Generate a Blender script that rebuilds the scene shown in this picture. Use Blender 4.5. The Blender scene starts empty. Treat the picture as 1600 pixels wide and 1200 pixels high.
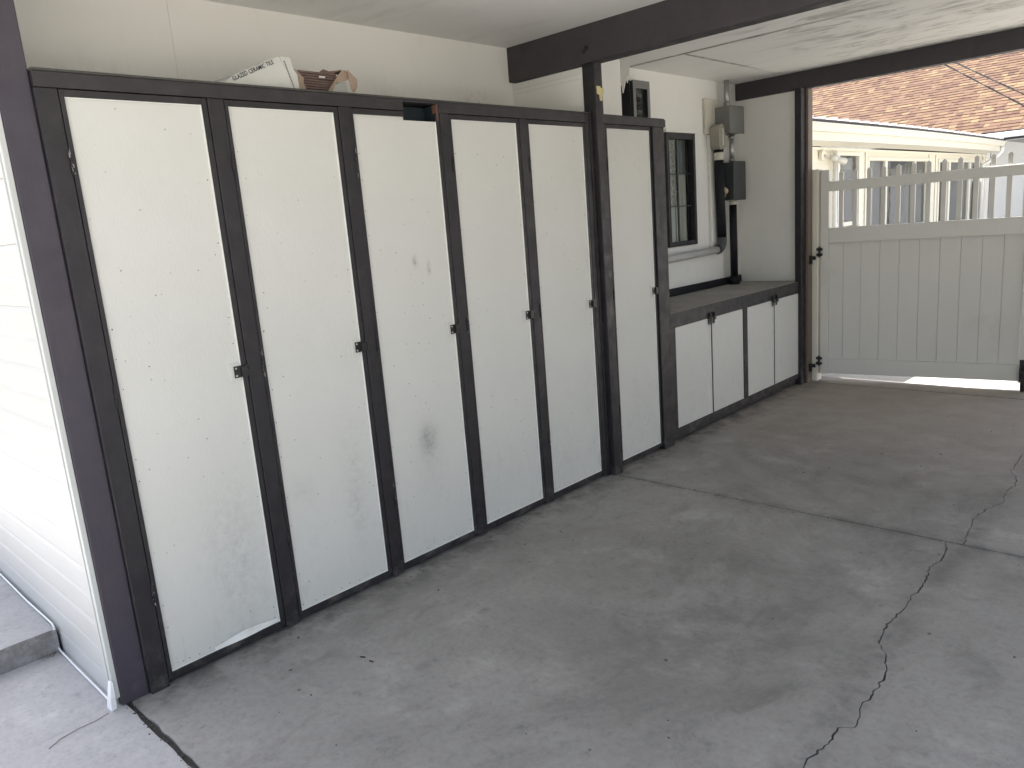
import bpy, bmesh, math, random
from math import radians, sin, cos, pi
from mathutils import Vector, Matrix
random.seed(7)
S = bpy.context.scene
COL = S.collection

# ------------------------------------------------------------------ camera, sky, sun, exposure
cam_d = bpy.data.cameras.new('camera'); cam = bpy.data.objects.new('camera', cam_d); COL.objects.link(cam)
cam.location = (2.685, -1.029, 1.533)
cam.rotation_euler = (1.3650, 0.0780, 0.7560)
cam_d.sensor_width = 36.0; cam_d.lens = 1186.2 / 1600 * 36.0
cam_d.clip_start = 0.05; cam_d.clip_end = 2000
S.camera = cam

SUN_EL = radians(61.6)
sun_dir = Vector((-cos(SUN_EL), -0.015, sin(SUN_EL))).normalized()   # towards the sun
world = bpy.data.worlds.new('World'); S.world = world; world.use_nodes = True
wn = world.node_tree; wn.nodes.clear()
wo = wn.nodes.new('ShaderNodeOutputWorld'); bg = wn.nodes.new('ShaderNodeBackground'); sky = wn.nodes.new('ShaderNodeTexSky')
sky.sky_type = 'NISHITA'; sky.sun_disc = False; sky.sun_elevation = SUN_EL
sky.sun_rotation = math.atan2(sun_dir.x, sun_dir.y)
sky.air_density = 1.0; sky.dust_density = 2.5; sky.ozone_density = 1.0
bg.inputs['Strength'].default_value = 0.08
hs = wn.nodes.new('ShaderNodeHueSaturation'); hs.inputs['Saturation'].default_value = .68
wn.links.new(sky.outputs[0], hs.inputs['Color']); wn.links.new(hs.outputs[0], bg.inputs['Color']); wn.links.new(bg.outputs[0], wo.inputs['Surface'])
sd = bpy.data.lights.new('sun', 'SUN'); sd.energy = 4.6; sd.angle = radians(0.53); sd.color = (1.0, 0.95, 0.88)
sun = bpy.data.objects.new('sun', sd); COL.objects.link(sun)
sun.rotation_euler = sun_dir.to_track_quat('Z', 'Y').to_euler(); sun.location = (-6, 0, 12)
S.view_settings.view_transform = 'Standard'; S.view_settings.look = 'None'
S.view_settings.gamma = 1; S.view_settings.use_curve_mapping = False
S.view_settings.exposure = 2.3
S.render.engine = 'CYCLES'
S.cycles.max_bounces = 10; S.cycles.diffuse_bounces = 7; S.cycles.use_denoising = True

# ------------------------------------------------------------------ materials
class NT:
    def __init__(s, name):
        s.m = bpy.data.materials.new(name); s.m.use_nodes = True; s.t = s.m.node_tree; s.t.nodes.clear()
        s.out = s.n('ShaderNodeOutputMaterial'); s.b = s.n('ShaderNodeBsdfPrincipled')
        s.l(s.b.outputs[0], s.out.inputs[0]); s.geo = None
    def n(s, t, **k):
        x = s.t.nodes.new(t)
        for a, v in k.items(): setattr(x, a, v)
        return x
    def l(s, a, b): s.t.links.new(a, b)
    def put(s, sock, v):
        if hasattr(v, 'links') or hasattr(v, 'is_linked'): s.l(v, sock)
        else: sock.default_value = v
    def pos(s):
        if not s.geo: s.geo = s.n('ShaderNodeNewGeometry')
        return s.geo.outputs['Position']
    def map(s, scale=(1, 1, 1), loc=(0, 0, 0), src=None):
        m = s.n('ShaderNodeMapping'); s.l(src or s.pos(), m.inputs[0]); m.inputs['Scale'].default_value = scale; m.inputs['Location'].default_value = loc
        return m.outputs[0]
    def noise(s, scale, detail=4, rough=.55, vec=None, dist=0):
        n = s.n('ShaderNodeTexNoise'); s.l(vec or s.pos(), n.inputs['Vector'])
        n.inputs['Scale'].default_value = scale; n.inputs['Detail'].default_value = detail; n.inputs['Roughness'].default_value = rough; n.inputs['Distortion'].default_value = dist
        return n.outputs['Fac']
    def ramp(s, f, a, b, v0=0.0, v1=1.0, smooth=True):
        n = s.n('ShaderNodeMapRange'); n.interpolation_type = 'SMOOTHSTEP' if smooth else 'LINEAR'
        s.put(n.inputs[0], f)
        for i, v in zip((1, 2, 3, 4), (a, b, v0, v1)): n.inputs[i].default_value = v
        return n.outputs[0]
    def math(s, op, a, b=0.0, clamp=False):
        n = s.n('ShaderNodeMath', operation=op, use_clamp=clamp); s.put(n.inputs[0], a); s.put(n.inputs[1], b); return n.outputs[0]
    def mix(s, f, a, b):
        n = s.n('ShaderNodeMix', data_type='RGBA'); s.put(n.inputs['Factor'], f)
        for k, v in ((6, a), (7, b)):
            if isinstance(v, tuple): v = v if len(v) == 4 else v + (1,)
            s.put(n.inputs[k], v)
        return n.outputs[2]
    def xyz(s):
        n = s.n('ShaderNodeSeparateXYZ'); s.l(s.pos(), n.inputs[0]); return n.outputs
    def bump(s, h, strength=.2, dist=.002):
        n = s.n('ShaderNodeBump'); n.inputs['Strength'].default_value = strength; n.inputs['Distance'].default_value = dist
        s.l(h, n.inputs['Height']); s.l(n.outputs[0], s.b.inputs['Normal'])
    def fin(s, col, rough=.5, spec=.5, metal=0):
        if isinstance(col, tuple) and len(col) == 3: col = col + (1,)
        s.put(s.b.inputs['Base Color'], col); s.put(s.b.inputs['Roughness'], rough)
        s.b.inputs['Specular IOR Level'].default_value = spec; s.b.inputs['Metallic'].default_value = metal
        return s.m
    def blob(s, a, b, ca, cb, ra, rb):
        x = s.math('DIVIDE', s.math('SUBTRACT', a, ca), ra); y = s.math('DIVIDE', s.math('SUBTRACT', b, cb), rb)
        r = s.math('ADD', s.math('MULTIPLY', x, x), s.math('MULTIPLY', y, y))
        return s.math('POWER', 2.718, s.math('MULTIPLY', r, -1.0))

def simple(name, col, rough=.5, metal=0, var=.12, scale=8, bump=0.05, spec=.5, dirt=None):
    t = NT(name); n = t.noise(scale, 5)
    d = tuple(c * (1 - var) for c in col); e = tuple(min(1, c * (1 + var)) for c in col)
    c = t.mix(n, d, e)
    if dirt: c = t.mix(t.ramp(t.noise(scale * .6, 6, .65), .55, .75, 0, .5), c, dirt)
    if bump: t.bump(t.noise(120, 3), bump, .001)
    return t.fin(c, rough, spec, metal)

def mat_panel():
    t = NT('painted_plywood_white'); x, y, z = t.xyz()
    base = t.mix(t.noise(2.2, 3), (.565, .562, .528), (.630, .625, .590))
    # greyish scuff soiling, stronger low down where feet and tyres reach
    sm = t.ramp(t.noise(9, 8, .72), .50, .72)
    low = t.ramp(z, .05, 1.0, 1, .12)
    base = t.mix(t.math('MULTIPLY', t.math('MULTIPLY', sm, low), .26), base, (.40, .41, .41))
    streak = t.ramp(t.noise(6, 6, .65, t.map((1, 6, .8))), .58, .78)
    base = t.mix(t.math('MULTIPLY', t.math('MULTIPLY', streak, low), .3), base, (.34, .34, .33))
    grain = t.noise(34, 9, .8); grain2 = t.noise(190, 4, .8)
    for (cy, cz, ry, rz, st, lo, hi) in ((1.147, .585, .045, .065, 1.0, .25, .55), (1.145, .50, .09, .17, .30, .35, .65), (.16, .38, .12, .28, .55, .42, .66),
                                 (.72, .46, .055, .26, .55, .42, .66), (1.172, 1.41, .013, .022, 1.0, .4, .5), (1.252, 1.372, .010, .028, .8, .4, .52),
                                 (1.6, .30, .14, .2, .22, .4, .66), (2.12, .22, .14, .2, .25, .4, .66), (2.9, .3, .14, .25, .25, .4, .66), (.47, .55, .05, .05, .3, .4, .6)):
        b = t.math('MULTIPLY', t.blob(y, z, cy, cz, ry, rz), t.math('MULTIPLY', t.ramp(grain, lo - .1, hi + .12), t.ramp(grain2, .3, .7, .35, 1)))
        base = t.mix(t.math('MULTIPLY', b, st), base, (.17, .17, .17))
    v = t.n('ShaderNodeTexVoronoi'); t.l(t.pos(), v.inputs['Vector']); v.inputs['Scale'].default_value = 26
    keep = t.ramp(t.noise(4, 4, .7), .46, .58)
    spots = t.math('MULTIPLY', t.ramp(v.outputs['Distance'], .05, .09, 1, 0), keep)
    vs = t.n('ShaderNodeSeparateColor'); t.l(v.outputs['Color'], vs.inputs[0])
    spots = t.math('MULTIPLY', spots, t.ramp(vs.outputs[0], .72, .76))
    base = t.mix(t.math('MULTIPLY', spots, .85), base, (.10, .10, .10))
    t.bump(t.math('ADD', t.noise(130, 4, .65, t.map((1, 1, .45))), t.math('MULTIPLY', t.noise(7, 4), 1.6)), .34, .003)
    return t.fin(base, t.ramp(t.noise(20), .3, .7, .5, .72), .35)
def mat_wall(name='painted_wall_white', tint=(.79, .785, .75)):
    t = NT(name); x, y, z = t.xyz()
    base = t.mix(t.noise(1.3, 4, .6), tuple(c * .93 for c in tint), tint)
    st = t.ramp(t.noise(5, 8, .7, t.map((1, 1.6, .5))), .55, .8)
    base = t.mix(t.math('MULTIPLY', st, .24), base, (.42, .38, .30))
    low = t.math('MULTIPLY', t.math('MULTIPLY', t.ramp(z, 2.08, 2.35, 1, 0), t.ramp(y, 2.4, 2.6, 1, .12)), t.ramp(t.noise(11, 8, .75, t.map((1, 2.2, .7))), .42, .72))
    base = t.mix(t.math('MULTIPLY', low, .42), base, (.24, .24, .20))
    cluster = t.math('MULTIPLY', t.blob(y, z, 2.22, 2.20, .16, .10), t.ramp(t.noise(26, 7, .85, t.map((1, 1.3, .9))), .50, .66))
    base = t.mix(t.math('MULTIPLY', cluster, .55), base, (.14, .13, .12))
    t.bump(t.math('ADD', t.noise(90, 5, .6), t.math('MULTIPLY', t.noise(7, 3), 1.5)), .25, .003)
    return t.fin(base, .65, .3)
def mat_ceiling():
    t = NT('painted_ceiling_board'); x, y, z = t.xyz()
    base = t.mix(t.noise(1.7, 4, .6), (.78, .775, .745), (.85, .845, .815))
    w = t.ramp(t.noise(3.2, 9, .74, t.map((.8, 2.0, 1)), .9), .47, .66)
    reg = t.math('MULTIPLY', t.ramp(t.math('ADD', x, t.math('MULTIPLY', t.noise(4), .5)), .3, .95), t.ramp(y, 2.9, 3.4))
    base = t.mix(t.math('MULTIPLY', t.math('MULTIPLY', w, reg), .62), base, (.27, .27, .24))
    w2 = t.ramp(t.noise(3, 8, .7, t.map((.5, 1.8, 1))), .52, .75)
    base = t.mix(t.math('MULTIPLY', w2, .28), base, (.36, .33, .28))
    wig = t.math('MULTIPLY', t.math('SUBTRACT', t.noise(9, 5, .7), .5), .03)
    s1 = t.ramp(t.math('ABSOLUTE', t.math('SUBTRACT', t.math('ADD', y, wig), 3.739)), .008, .036, 1, 0)
    s2 = t.math('MULTIPLY', t.ramp(t.math('ABSOLUTE', t.math('SUBTRACT', t.math('ADD', x, wig), -.128)), .004, .022, 1, 0), t.math('MULTIPLY', t.ramp(y, 3.73, 3.75), t.ramp(y, 4.5, 5.0, 1, 0)))
    s1 = t.math('MULTIPLY', s1, t.ramp(x, .3, 1.4, 1, .15))
    base = t.mix(t.math('MULTIPLY', t.math('MAXIMUM', s1, s2), t.ramp(t.noise(7, 6, .7), .3, .6, .35, .85)), base, (.17, .12, .10))
    t.bump(t.math('ADD', t.noise(60, 5, .6, t.map((1, 4, 1))), t.noise(5, 3)), .3, .003)
    return t.fin(base, .6, .3)
def mat_brown(name='dark_brown_paint', col=(.034, .0295, .034), col2=(.046, .040, .045), along='z', chips=1.0):
    t = NT(name); x, y, z = t.xyz()
    sc = {'z': (14, 14, 1), 'y': (14, 1, 14), 'x': (1, 14, 14)}[along]
    base = t.mix(t.noise(3, 4), col, col2)
    # dust and worn paint
    dust = t.ramp(t.noise(9, 8, .75), .46, .72)
    lowd = t.ramp(z, .02, .20, 1, .16)
    base = t.mix(t.math('MULTIPLY', t.math('MULTIPLY', dust, lowd), .6), base, (.15, .135, .12))
    ch = t.ramp(t.noise(22, 7, .8, t.map(tuple(.25 * s for s in sc)) ), .71, .74)
    base = t.mix(t.math('MULTIPLY', ch, .75 * chips), base, (.38, .37, .35))
    t.bump(t.math('ADD', t.noise(9, 5, .6, t.map(sc)), t.math('MULTIPLY', t.noise(120), .4)), .35, .002)
    return t.fin(base, t.ramp(t.noise(15), .3, .7, .42, .62), .45)
def mat_concrete(name, a, b, warm=0.0, joint=True):
    t = NT(name); x, y, z = t.xyz()
    c = t.mix(t.noise(1.1, 6, .65, None, .4), a, b)
    c = t.mix(t.math('MULTIPLY', t.ramp(t.noise(.8, 7, .7, t.map((1, .6, 1), (3, 1, 0)), .8), .46, .66), .55 if joint else .28), c, tuple(v * .52 for v in a))
    c = t.mix(t.math('MULTIPLY', t.ramp(t.noise(3.1, 8, .75, t.map((1.6, .8, 1), (1, 7, 0)), .5), .52, .68), .38 if joint else .15), c, tuple(v * .45 for v in a))
    c = t.mix(t.math('MULTIPLY', t.ramp(t.noise(38, 8, .8), .42, .68), .36), c, tuple(v * .55 for v in a))
    c = t.mix(t.math('MULTIPLY', t.ramp(t.noise(2.4, 7, .7, t.map((1, 1, 1), (9, 2, 0))), .52, .70), .45), c, tuple(v * 1.35 for v in b))
    c = t.mix(t.math('MULTIPLY', t.ramp(t.noise(14, 8, .8), .54, .68), .42), c, tuple(v * .45 for v in a))
    c = t.mix(t.math('MULTIPLY', t.ramp(t.noise(90, 6, .8, t.map((1.6, .6, 1))), .55, .75), .30), c, tuple(min(1, v * 1.35) for v in b))
    if warm:
        w = t.ramp(t.math('ADD', y, t.math('MULTIPLY', t.noise(1.2, 4), 1.6)), 3.2, 5.8, 0, warm)
        c = t.mix(w, c, (.30, .25, .205))
    if joint:   # broad grime where cars stood
        g0 = t.math('ADD', t.blob(x, y, 1.25, 1.45, .62, .85), t.math('MULTIPLY', t.blob(x, y, 1.35, 3.3, .6, .8), .5))
        c = t.mix(t.math('MULTIPLY', t.math('MULTIPLY', g0, t.ramp(t.noise(2.2, 8, .7, t.map((1, 1, 1), (5, 8, 1)), .6), .30, .62)), .62), c, tuple(v * .40 for v in a))
    # few rusty and oily spots
    rust = t.math('MULTIPLY', t.ramp(t.noise(7, 5, .6, t.map((1, 1, 1), (4, 4, 4))), .70, .76), .45)
    c = t.mix(rust, c, (.17, .12, .075))
    v = t.n('ShaderNodeTexVoronoi'); t.l(t.pos(), v.inputs['Vector']); v.inputs['Scale'].default_value = 7
    vs = t.n('ShaderNodeSeparateColor'); t.l(v.outputs['Color'], vs.inputs[0])
    sp = t.math('MULTIPLY', t.ramp(v.outputs['Distance'], .03, .07, 1, 0), t.ramp(vs.outputs[0], .80, .84))
    c = t.mix(t.math('MULTIPLY', sp, .8), c, (.05, .048, .045))
    v2 = t.n('ShaderNodeTexVoronoi'); t.l(t.map((1, .55, 1), (3, 5, 0)), v2.inputs['Vector']); v2.inputs['Scale'].default_value = 19
    q2 = t.n('ShaderNodeSeparateColor'); t.l(v2.outputs['Color'], q2.inputs[0])
    sp2 = t.math('MULTIPLY', t.ramp(v2.outputs['Distance'], .06, .22, 1, 0), t.math('MULTIPLY', t.ramp(q2.outputs[1], .86, .92), t.ramp(t.noise(1.7, 4), .42, .6)))
    c = t.mix(t.math('MULTIPLY', sp2, .5 if joint else .2), c, tuple(q * .38 for q in a))
    if joint:   # grime beside saw joint and crack; grime plus painted contact shadow at cabinet foot
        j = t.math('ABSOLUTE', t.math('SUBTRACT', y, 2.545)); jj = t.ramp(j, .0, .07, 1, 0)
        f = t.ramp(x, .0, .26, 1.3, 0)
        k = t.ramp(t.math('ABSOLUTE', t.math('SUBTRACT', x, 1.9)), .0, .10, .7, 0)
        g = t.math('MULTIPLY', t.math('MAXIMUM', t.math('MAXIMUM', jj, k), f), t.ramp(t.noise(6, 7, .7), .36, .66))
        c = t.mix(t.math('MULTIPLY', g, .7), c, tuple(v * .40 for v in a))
    if not joint:   # dirty vertical edges
        nz = t.n('ShaderNodeSeparateXYZ'); t.l(t.geo.outputs['True Normal'], nz.inputs[0])
        c = t.mix(t.math('MULTIPLY', t.ramp(t.math('ABSOLUTE', nz.outputs[2]), .3, .7, 1, 0), t.ramp(t.noise(14, 7, .75), .3, .6, .25, .7)), c, (.12, .112, .10))
    t.bump(t.math('ADD', t.noise(220, 5, .7), t.math('MULTIPLY', t.noise(40, 6, .7), .5)), .28, .0014)
    return t.fin(c, t.ramp(t.noise(5, 5), .3, .7, .55, .8), .4)
def mat_shingle():
    t = NT('asphalt_shingle'); a = t.n('ShaderNodeVertexColor'); a.layer_name = 'tint'
    n = t.noise(60, 4, .8)
    c = t.n('ShaderNodeMix', data_type='RGBA', blend_type='MULTIPLY'); c.inputs['Factor'].default_value = 1
    t.l(a.outputs[0], c.inputs[6]); t.l(t.mix(n, (.72, .72, .72), (1.2, 1.2, 1.2)), c.inputs[7])
    t.bump(n, .3, .003)
    return t.fin(c.outputs[2], .9, .2)
def mat_siding():
    t = NT('vinyl_siding_white')
    n = t.noise(30, 6, .6, t.map((.35, 1, 3.0)), 1.2)
    t.bump(n, .55, .0028)
    return t.fin(t.mix(t.noise(3), (.475, .472, .46), (.515, .512, .50)), .42, .4)
def mat_glass(ior=3.2):
    t = NT('window_glass'); t.t.nodes.remove(t.b)
    f = t.n('ShaderNodeFresnel'); f.inputs[0].default_value = ior
    tr = t.n('ShaderNodeBsdfTransparent'); tr.inputs[0].default_value = (.86, .90, .90, 1)
    g = t.n('ShaderNodeBsdfGlossy'); g.inputs['Roughness'].default_value = .0
    m = t.n('ShaderNodeMixShader'); t.l(f.outputs[0], m.inputs[0]); t.l(tr.outputs[0], m.inputs[1]); t.l(g.outputs[0], m.inputs[2])
    t.l(m.outputs[0], t.out.inputs[0])
    w = t.n('ShaderNodeBump'); w.inputs['Strength'].default_value = .08; w.inputs['Distance'].default_value = .01
    t.l(t.noise(2.5, 2), w.inputs['Height']); t.l(w.outputs[0], g.inputs['Normal'])
    return t.m
def mat_leaf():
    t = NT('leaf'); a = t.n('ShaderNodeVertexColor'); a.layer_name = 'tint'
    t.b.inputs['Base Color']; m = t.fin(a.outputs[0], .6, .3); t.l(a.outputs[0], t.b.inputs['Base Color']); return m

PANEL = mat_panel(); WALL = mat_wall(); CEIL = mat_ceiling()
BROWN = mat_brown(col=(.0125, .0108, .0135), col2=(.020, .0175, .0205)); BROWNY = mat_brown('dark_brown_paint_rail', (.020, .0178, .0205), (.029, .026, .029), along='y'); BROWNX = mat_brown('dark_brown_paint_beam', along='x', chips=.25)
PURPLE = mat_brown('dark_plum_paint', (.044, .037, .050), (.052, .044, .058), 'z', .25)
LIP = simple('white_paint_reveal', (.72, .72, .68), .5, dirt=(.4, .4, .36))
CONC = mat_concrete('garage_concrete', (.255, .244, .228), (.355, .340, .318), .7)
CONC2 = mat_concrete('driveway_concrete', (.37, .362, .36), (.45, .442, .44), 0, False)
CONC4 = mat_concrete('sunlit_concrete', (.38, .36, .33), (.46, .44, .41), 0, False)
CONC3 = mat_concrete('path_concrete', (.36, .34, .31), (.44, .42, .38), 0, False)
DIRT = simple('joint_dirt', (.035, .032, .028), .95, var=.4, scale=60, bump=.4)
SIDING = mat_siding(); DUSTY = simple('dusty_brown_paint', (.055, .052, .047), .85, var=.45, scale=9, bump=.3, dirt=(.16, .155, .14))
CHIP = simple('bare_primer', (.24, .23, .22), .7, var=.3, scale=200)
SIDTRIM = simple('siding_trim', (.50, .51, .49), .5, var=.05)
CURB = simple('curb_concrete', (.18, .175, .165), .9, var=.25, scale=20, bump=.5)
GATEW = simple('gate_vinyl', (.66, .65, .61), .45, var=.03, scale=2, bump=.02, dirt=(.52, .49, .43))
CREAM = simple('cream_paint', (.74, .705, .59), .55, var=.04, scale=3)
CREAMT = simple('cream_trim', (.76, .73, .63), .5, var=.03, scale=3)
WHITEM = simple('white_metal', (.82, .82, .82), .35, var=.03)
DARKM = simple('dark_edge_metal', (.03, .03, .035), .5)
GLASS = mat_glass(); GLASS2 = mat_glass(1.7)
ROOM = simple('dim_room', (.12, .12, .12), .9)
CURT = simple('grey_curtain', (.34, .37, .38), .9, var=.15, scale=4)
CURTL = simple('pale_curtain', (.60, .58, .52), .9, var=.1, scale=4)
SHING = mat_shingle(); LEAF = mat_leaf()
BARK = simple('bark', (.10, .08, .06), .9, var=.3, scale=14, bump=.6)
HASP = simple('black_iron', (.025, .024, .024), .4, .3, var=.3, scale=60)
SCREW = simple('screw_steel', (.45, .45, .43), .35, .8)
GREYBOX = simple('grey_enamel', (.165, .168, .16), .45, var=.06, dirt=(.16, .15, .13))
DKBOX = simple('dark_grey_enamel', (.045, .052, .052), .4, var=.1)
STEEL = simple('galvanised_conduit', (.42, .43, .42), .35, .7, var=.1, scale=30)
BLACKP = simple('black_pipe_wrap', (.007, .008, .011), .6, spec=.3)
OLDW = simple('old_white_plastic', (.60, .58, .50), .5, dirt=(.4, .36, .28))
PUTTY = simple('foam_putty', (.45, .36, .24), .9, var=.3, scale=60, bump=.8)
TAN = simple('tan_enamel', (.30, .28, .235), .5, var=.05)
YEL = simple('yellowed_plastic', (.58, .50, .26), .5, var=.2, scale=40)
COUNTER = simple('worn_counter_top', (.27, .255, .23), .75, var=.35, scale=6, bump=.3, dirt=(.30, .27, .22))
CARTW = simple('carton_white', (.56, .56, .53), .7, var=.06, scale=20, dirt=(.48, .47, .42))
CARTB = simple('carton_brown', (.30, .225, .17), .85, var=.12, scale=30)
TILEB = simple('stacked_tile_edge', (.115, .075, .065), .6, var=.25, scale=50)
INK = simple('black_ink', (.02, .02, .025), .7)
NAIL = simple('rusty_nail', (.06, .055, .05), .8)
TEAL = simple('dark_teal_lining', (.018, .030, .040), .6)
ORANGE = simple('raw_red_wood', (.13, .06, .042), .8)
ROOFM = simple('deck_grey', (.2, .2, .2), .8)
GRASS = simple('dry_ground', (.16, .15, .11), .95, var=.3, scale=1.5, bump=.3)
RUB = simple('tyre_rubber', (.015, .015, .015), .7)
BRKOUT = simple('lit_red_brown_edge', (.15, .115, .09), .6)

# ------------------------------------------------------------------ mesh helpers
def box(bm, x0, x1, y0, y1, z0, z1, mi=0):
    r = bmesh.ops.create_cube(bm, size=1)
    bmesh.ops.scale(bm, vec=(abs(x1 - x0), abs(y1 - y0), abs(z1 - z0)), verts=r['verts'])
    bmesh.ops.translate(bm, vec=((x0 + x1) / 2, (y0 + y1) / 2, (z0 + z1) / 2), verts=r['verts'])
    fs = set(f for v in r['verts'] for f in v.link_faces)
    for f in fs: f.material_index = mi
    return r['verts']
def tube(bm, pts, r, seg=12, caps=True, r2=None):
    pts = [Vector(p) for p in pts]; rings = []; n = len(pts)
    up = Vector((0, 0, 1))
    for i, p in enumerate(pts):
        d = (pts[min(i + 1, n - 1)] - pts[max(i - 1, 0)]).normalized()
        a = d.cross(up)
        if a.length < .05: a = d.cross(Vector((1, 0, 0)))
        a.normalize(); b = d.cross(a).normalized()
        rr = r + ((r2 - r) * i / (n - 1) if r2 is not None else 0)
        if rings:   # keep the frame continuous
            pa = rings[-1][1]; a2 = (pa - d * pa.dot(d)); 
            if a2.length > .01: a = a2.normalized(); b = d.cross(a).normalized()
        rings.append(([bm.verts.new(p + (a * cos(t) + b * sin(t)) * rr) for t in [2 * pi * k / seg for k in range(seg)]], a))
    for (A, _), (B, _) in zip(rings, rings[1:]):
        for k in range(seg):
            f = bm.faces.new((A[k], A[(k + 1) % seg], B[(k + 1) % seg], B[k])); f.smooth = True
    if caps: bm.faces.new(rings[0][0][::-1]); bm.faces.new(rings[-1][0])
def prism(bm, pts, vec, mi=0):
    v = Vector(vec); A = [bm.verts.new(Vector(p)) for p in pts]; B = [bm.verts.new(Vector(p) + v) for p in pts]
    n = len(A); fs = [bm.faces.new(A[::-1]), bm.faces.new(B)] + [bm.faces.new((A[i], A[(i + 1) % n], B[(i + 1) % n], B[i])) for i in range(n)]
    for f in fs: f.material_index = mi
    return fs
def obj(name, bm, mat, parent=None, bevel=0, loc=None, seg=2):
    if name != 'pane': bmesh.ops.recalc_face_normals(bm, faces=bm.faces)   # panes keep their outward normal
    me = bpy.data.meshes.new(name); bm.to_mesh(me); bm.free()
    for m in (mat if isinstance(mat, (list, tuple)) else [mat]): me.materials.append(m)
    o = bpy.data.objects.new(name, me); COL.objects.link(o)
    if parent is not None:
        o.parent = parent
        # meshes are drawn in world space: cancel the parent's own placement
        o.matrix_parent_inverse = WM[parent.name].inverted() if parent.name in WM else Matrix.Identity(4)
    if bevel:
        b = o.modifiers.new('bevel', 'BEVEL'); b.width = bevel; b.segments = seg; b.limit_method = 'ANGLE'; b.angle_limit = radians(40)
    if loc is not None: o.location = loc
    WM[o.name] = Matrix.Translation(Vector(loc)) if loc is not None else Matrix.Identity(4)
    if parent is not None and parent.name in WM and loc is None: WM[o.name] = Matrix.Identity(4)
    return o
WM = {}
def tag(o, label=None, cat=None, group=None, kind=None):
    if label: o['label'] = label
    if cat: o['category'] = cat
    if group: o['group'] = group
    if kind: o['kind'] = kind
    return o
def empty(name, loc, label=None, cat=None, group=None, kind=None):
    o = bpy.data.objects.new(name, None); o.location = loc; o.empty_display_size = .1; COL.objects.link(o)
    WM[o.name] = Matrix.Translation(Vector(loc))
    return tag(o, label, cat, group, kind)
def bx(name, b, mat, parent=None, bevel=.002, label=None):
    bm = bmesh.new(); box(bm, *b); o = obj(name, bm, mat, parent, bevel)
    if label: o['label'] = label
    return o
def wobble_strip(n, amp, rnd):
    return [rnd.uniform(-amp, amp) for _ in range(n)]

# ------------------------------------------------------------------ ground and floor
XB = -.58       # back wall
CZ = 2.56       # ceiling
bm = bmesh.new(); box(bm, -300, 300, -300, 300, -1.2, -.12); tag(obj('ground', bm, GRASS), kind='structure')

crack1 = [(1.863,5.4),(1.87,5.0),(1.85,4.6),(1.872,4.3),(1.855,4.019),(1.865,3.667),(1.901,3.611),(1.927,3.456),(1.912,3.377),(1.915,3.243),(1.930,3.166),(1.890,3.057),(1.870,2.943),(1.868,2.825),(1.880,2.757),(1.897,2.556)]
crack2 = [(1.830,2.534),(1.859,2.448),(1.868,2.326),(1.843,2.247),(1.867,2.132),(1.874,2.026),(1.861,1.937),(1.871,1.855),(1.860,1.737),(1.858,1.643),(1.878,1.538),(1.920,1.475),(1.952,1.363),(1.959,1.277),(1.950,1.151),(1.969,1.041),(1.933,1.011),(1.937,.94),(1.928,.868),(1.916,.831),(1.923,.796),(1.95,.6),(1.92,.45),(1.955,.2),(1.93,0),(1.96,-.29)]
rc = random.Random(3)
def rough(line, amp, step):
    out = []
    for (a, b) in zip(line, line[1:]):
        L = math.dist(a, b); n = max(1, int(L / step))
        for i in range(n):
            t = i / n; j = amp if i else amp * .3
            out.append((a[0] + (b[0] - a[0]) * t + rc.uniform(-j, j), a[1] + (b[1] - a[1]) * t + rc.uniform(-j, j) * .4))
    out.append(line[-1]); return out
floor = empty('floor', (0, 0, 0), kind='structure')
def slab(poly, z, mat, name='slab', th=.1, parent=None, chamfer=.004):
    bm = bmesh.new(); vs = [bm.verts.new((x, y, z)) for x, y in poly]; f = bm.faces.new(vs)
    if f.normal.z < 0: bmesh.ops.reverse_faces(bm, faces=[f])
    f.normal_update()
    e = [ed for ed in bm.edges]
    r = bmesh.ops.extrude_edge_only(bm, edges=e); nv = [v for v in r['geom'] if isinstance(v, bmesh.types.BMVert)]
    bmesh.ops.translate(bm, vec=(0, 0, -th), verts=nv)
    bmesh.ops.triangulate(bm, faces=[f for f in bm.faces if len(f.verts) > 4], ngon_method='EAR_CLIP')
    return obj(name, bm, mat, parent if parent is not None else floor)
c1 = rough(crack1, .006, .016); c2 = rough(crack2, .006, .013)
def width(i, n, base): return base * (.55 + .9 * abs(math.sin(i * .37) * math.sin(i * .11 + 1)))
def edge(line, side, base):
    return [(x + side * width(i, len(line), base), y) for i, (x, y) in enumerate(line)]
JY = 2.545; FY = -.305; EY = 5.40
jl = lambda x0, x1, y, amp=.0022, st=.04: [(x0 + (x1 - x0) * i / max(1, int(abs(x1 - x0) / st)), y + rc.uniform(-amp, amp)) for i in range(int(abs(x1 - x0) / st) + 1)]
# slabs beyond the saw joint, left and right of the crack
def trimline(line, y0, y1): return [(x, min(max(y, y0), y1)) for x, y in line]
A = trimline(edge(c1, -1, .0020), JY + .006, EY - .008); B = trimline(edge(c1, 1, .0020), JY + .006, EY - .008)
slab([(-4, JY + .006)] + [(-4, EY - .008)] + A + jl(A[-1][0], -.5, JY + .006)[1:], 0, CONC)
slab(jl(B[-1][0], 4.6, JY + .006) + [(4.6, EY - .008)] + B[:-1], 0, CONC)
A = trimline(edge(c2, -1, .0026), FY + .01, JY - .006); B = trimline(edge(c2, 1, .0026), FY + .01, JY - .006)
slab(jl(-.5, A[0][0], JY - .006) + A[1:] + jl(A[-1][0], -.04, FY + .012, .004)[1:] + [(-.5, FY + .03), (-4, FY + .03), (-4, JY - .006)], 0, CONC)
slab(B + jl(B[-1][0], 4.6, FY + .012, .004)[1:] + [(4.6, JY - .006)] + jl(4.6, B[0][0], JY - .006)[1:], 0, CONC)
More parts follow.
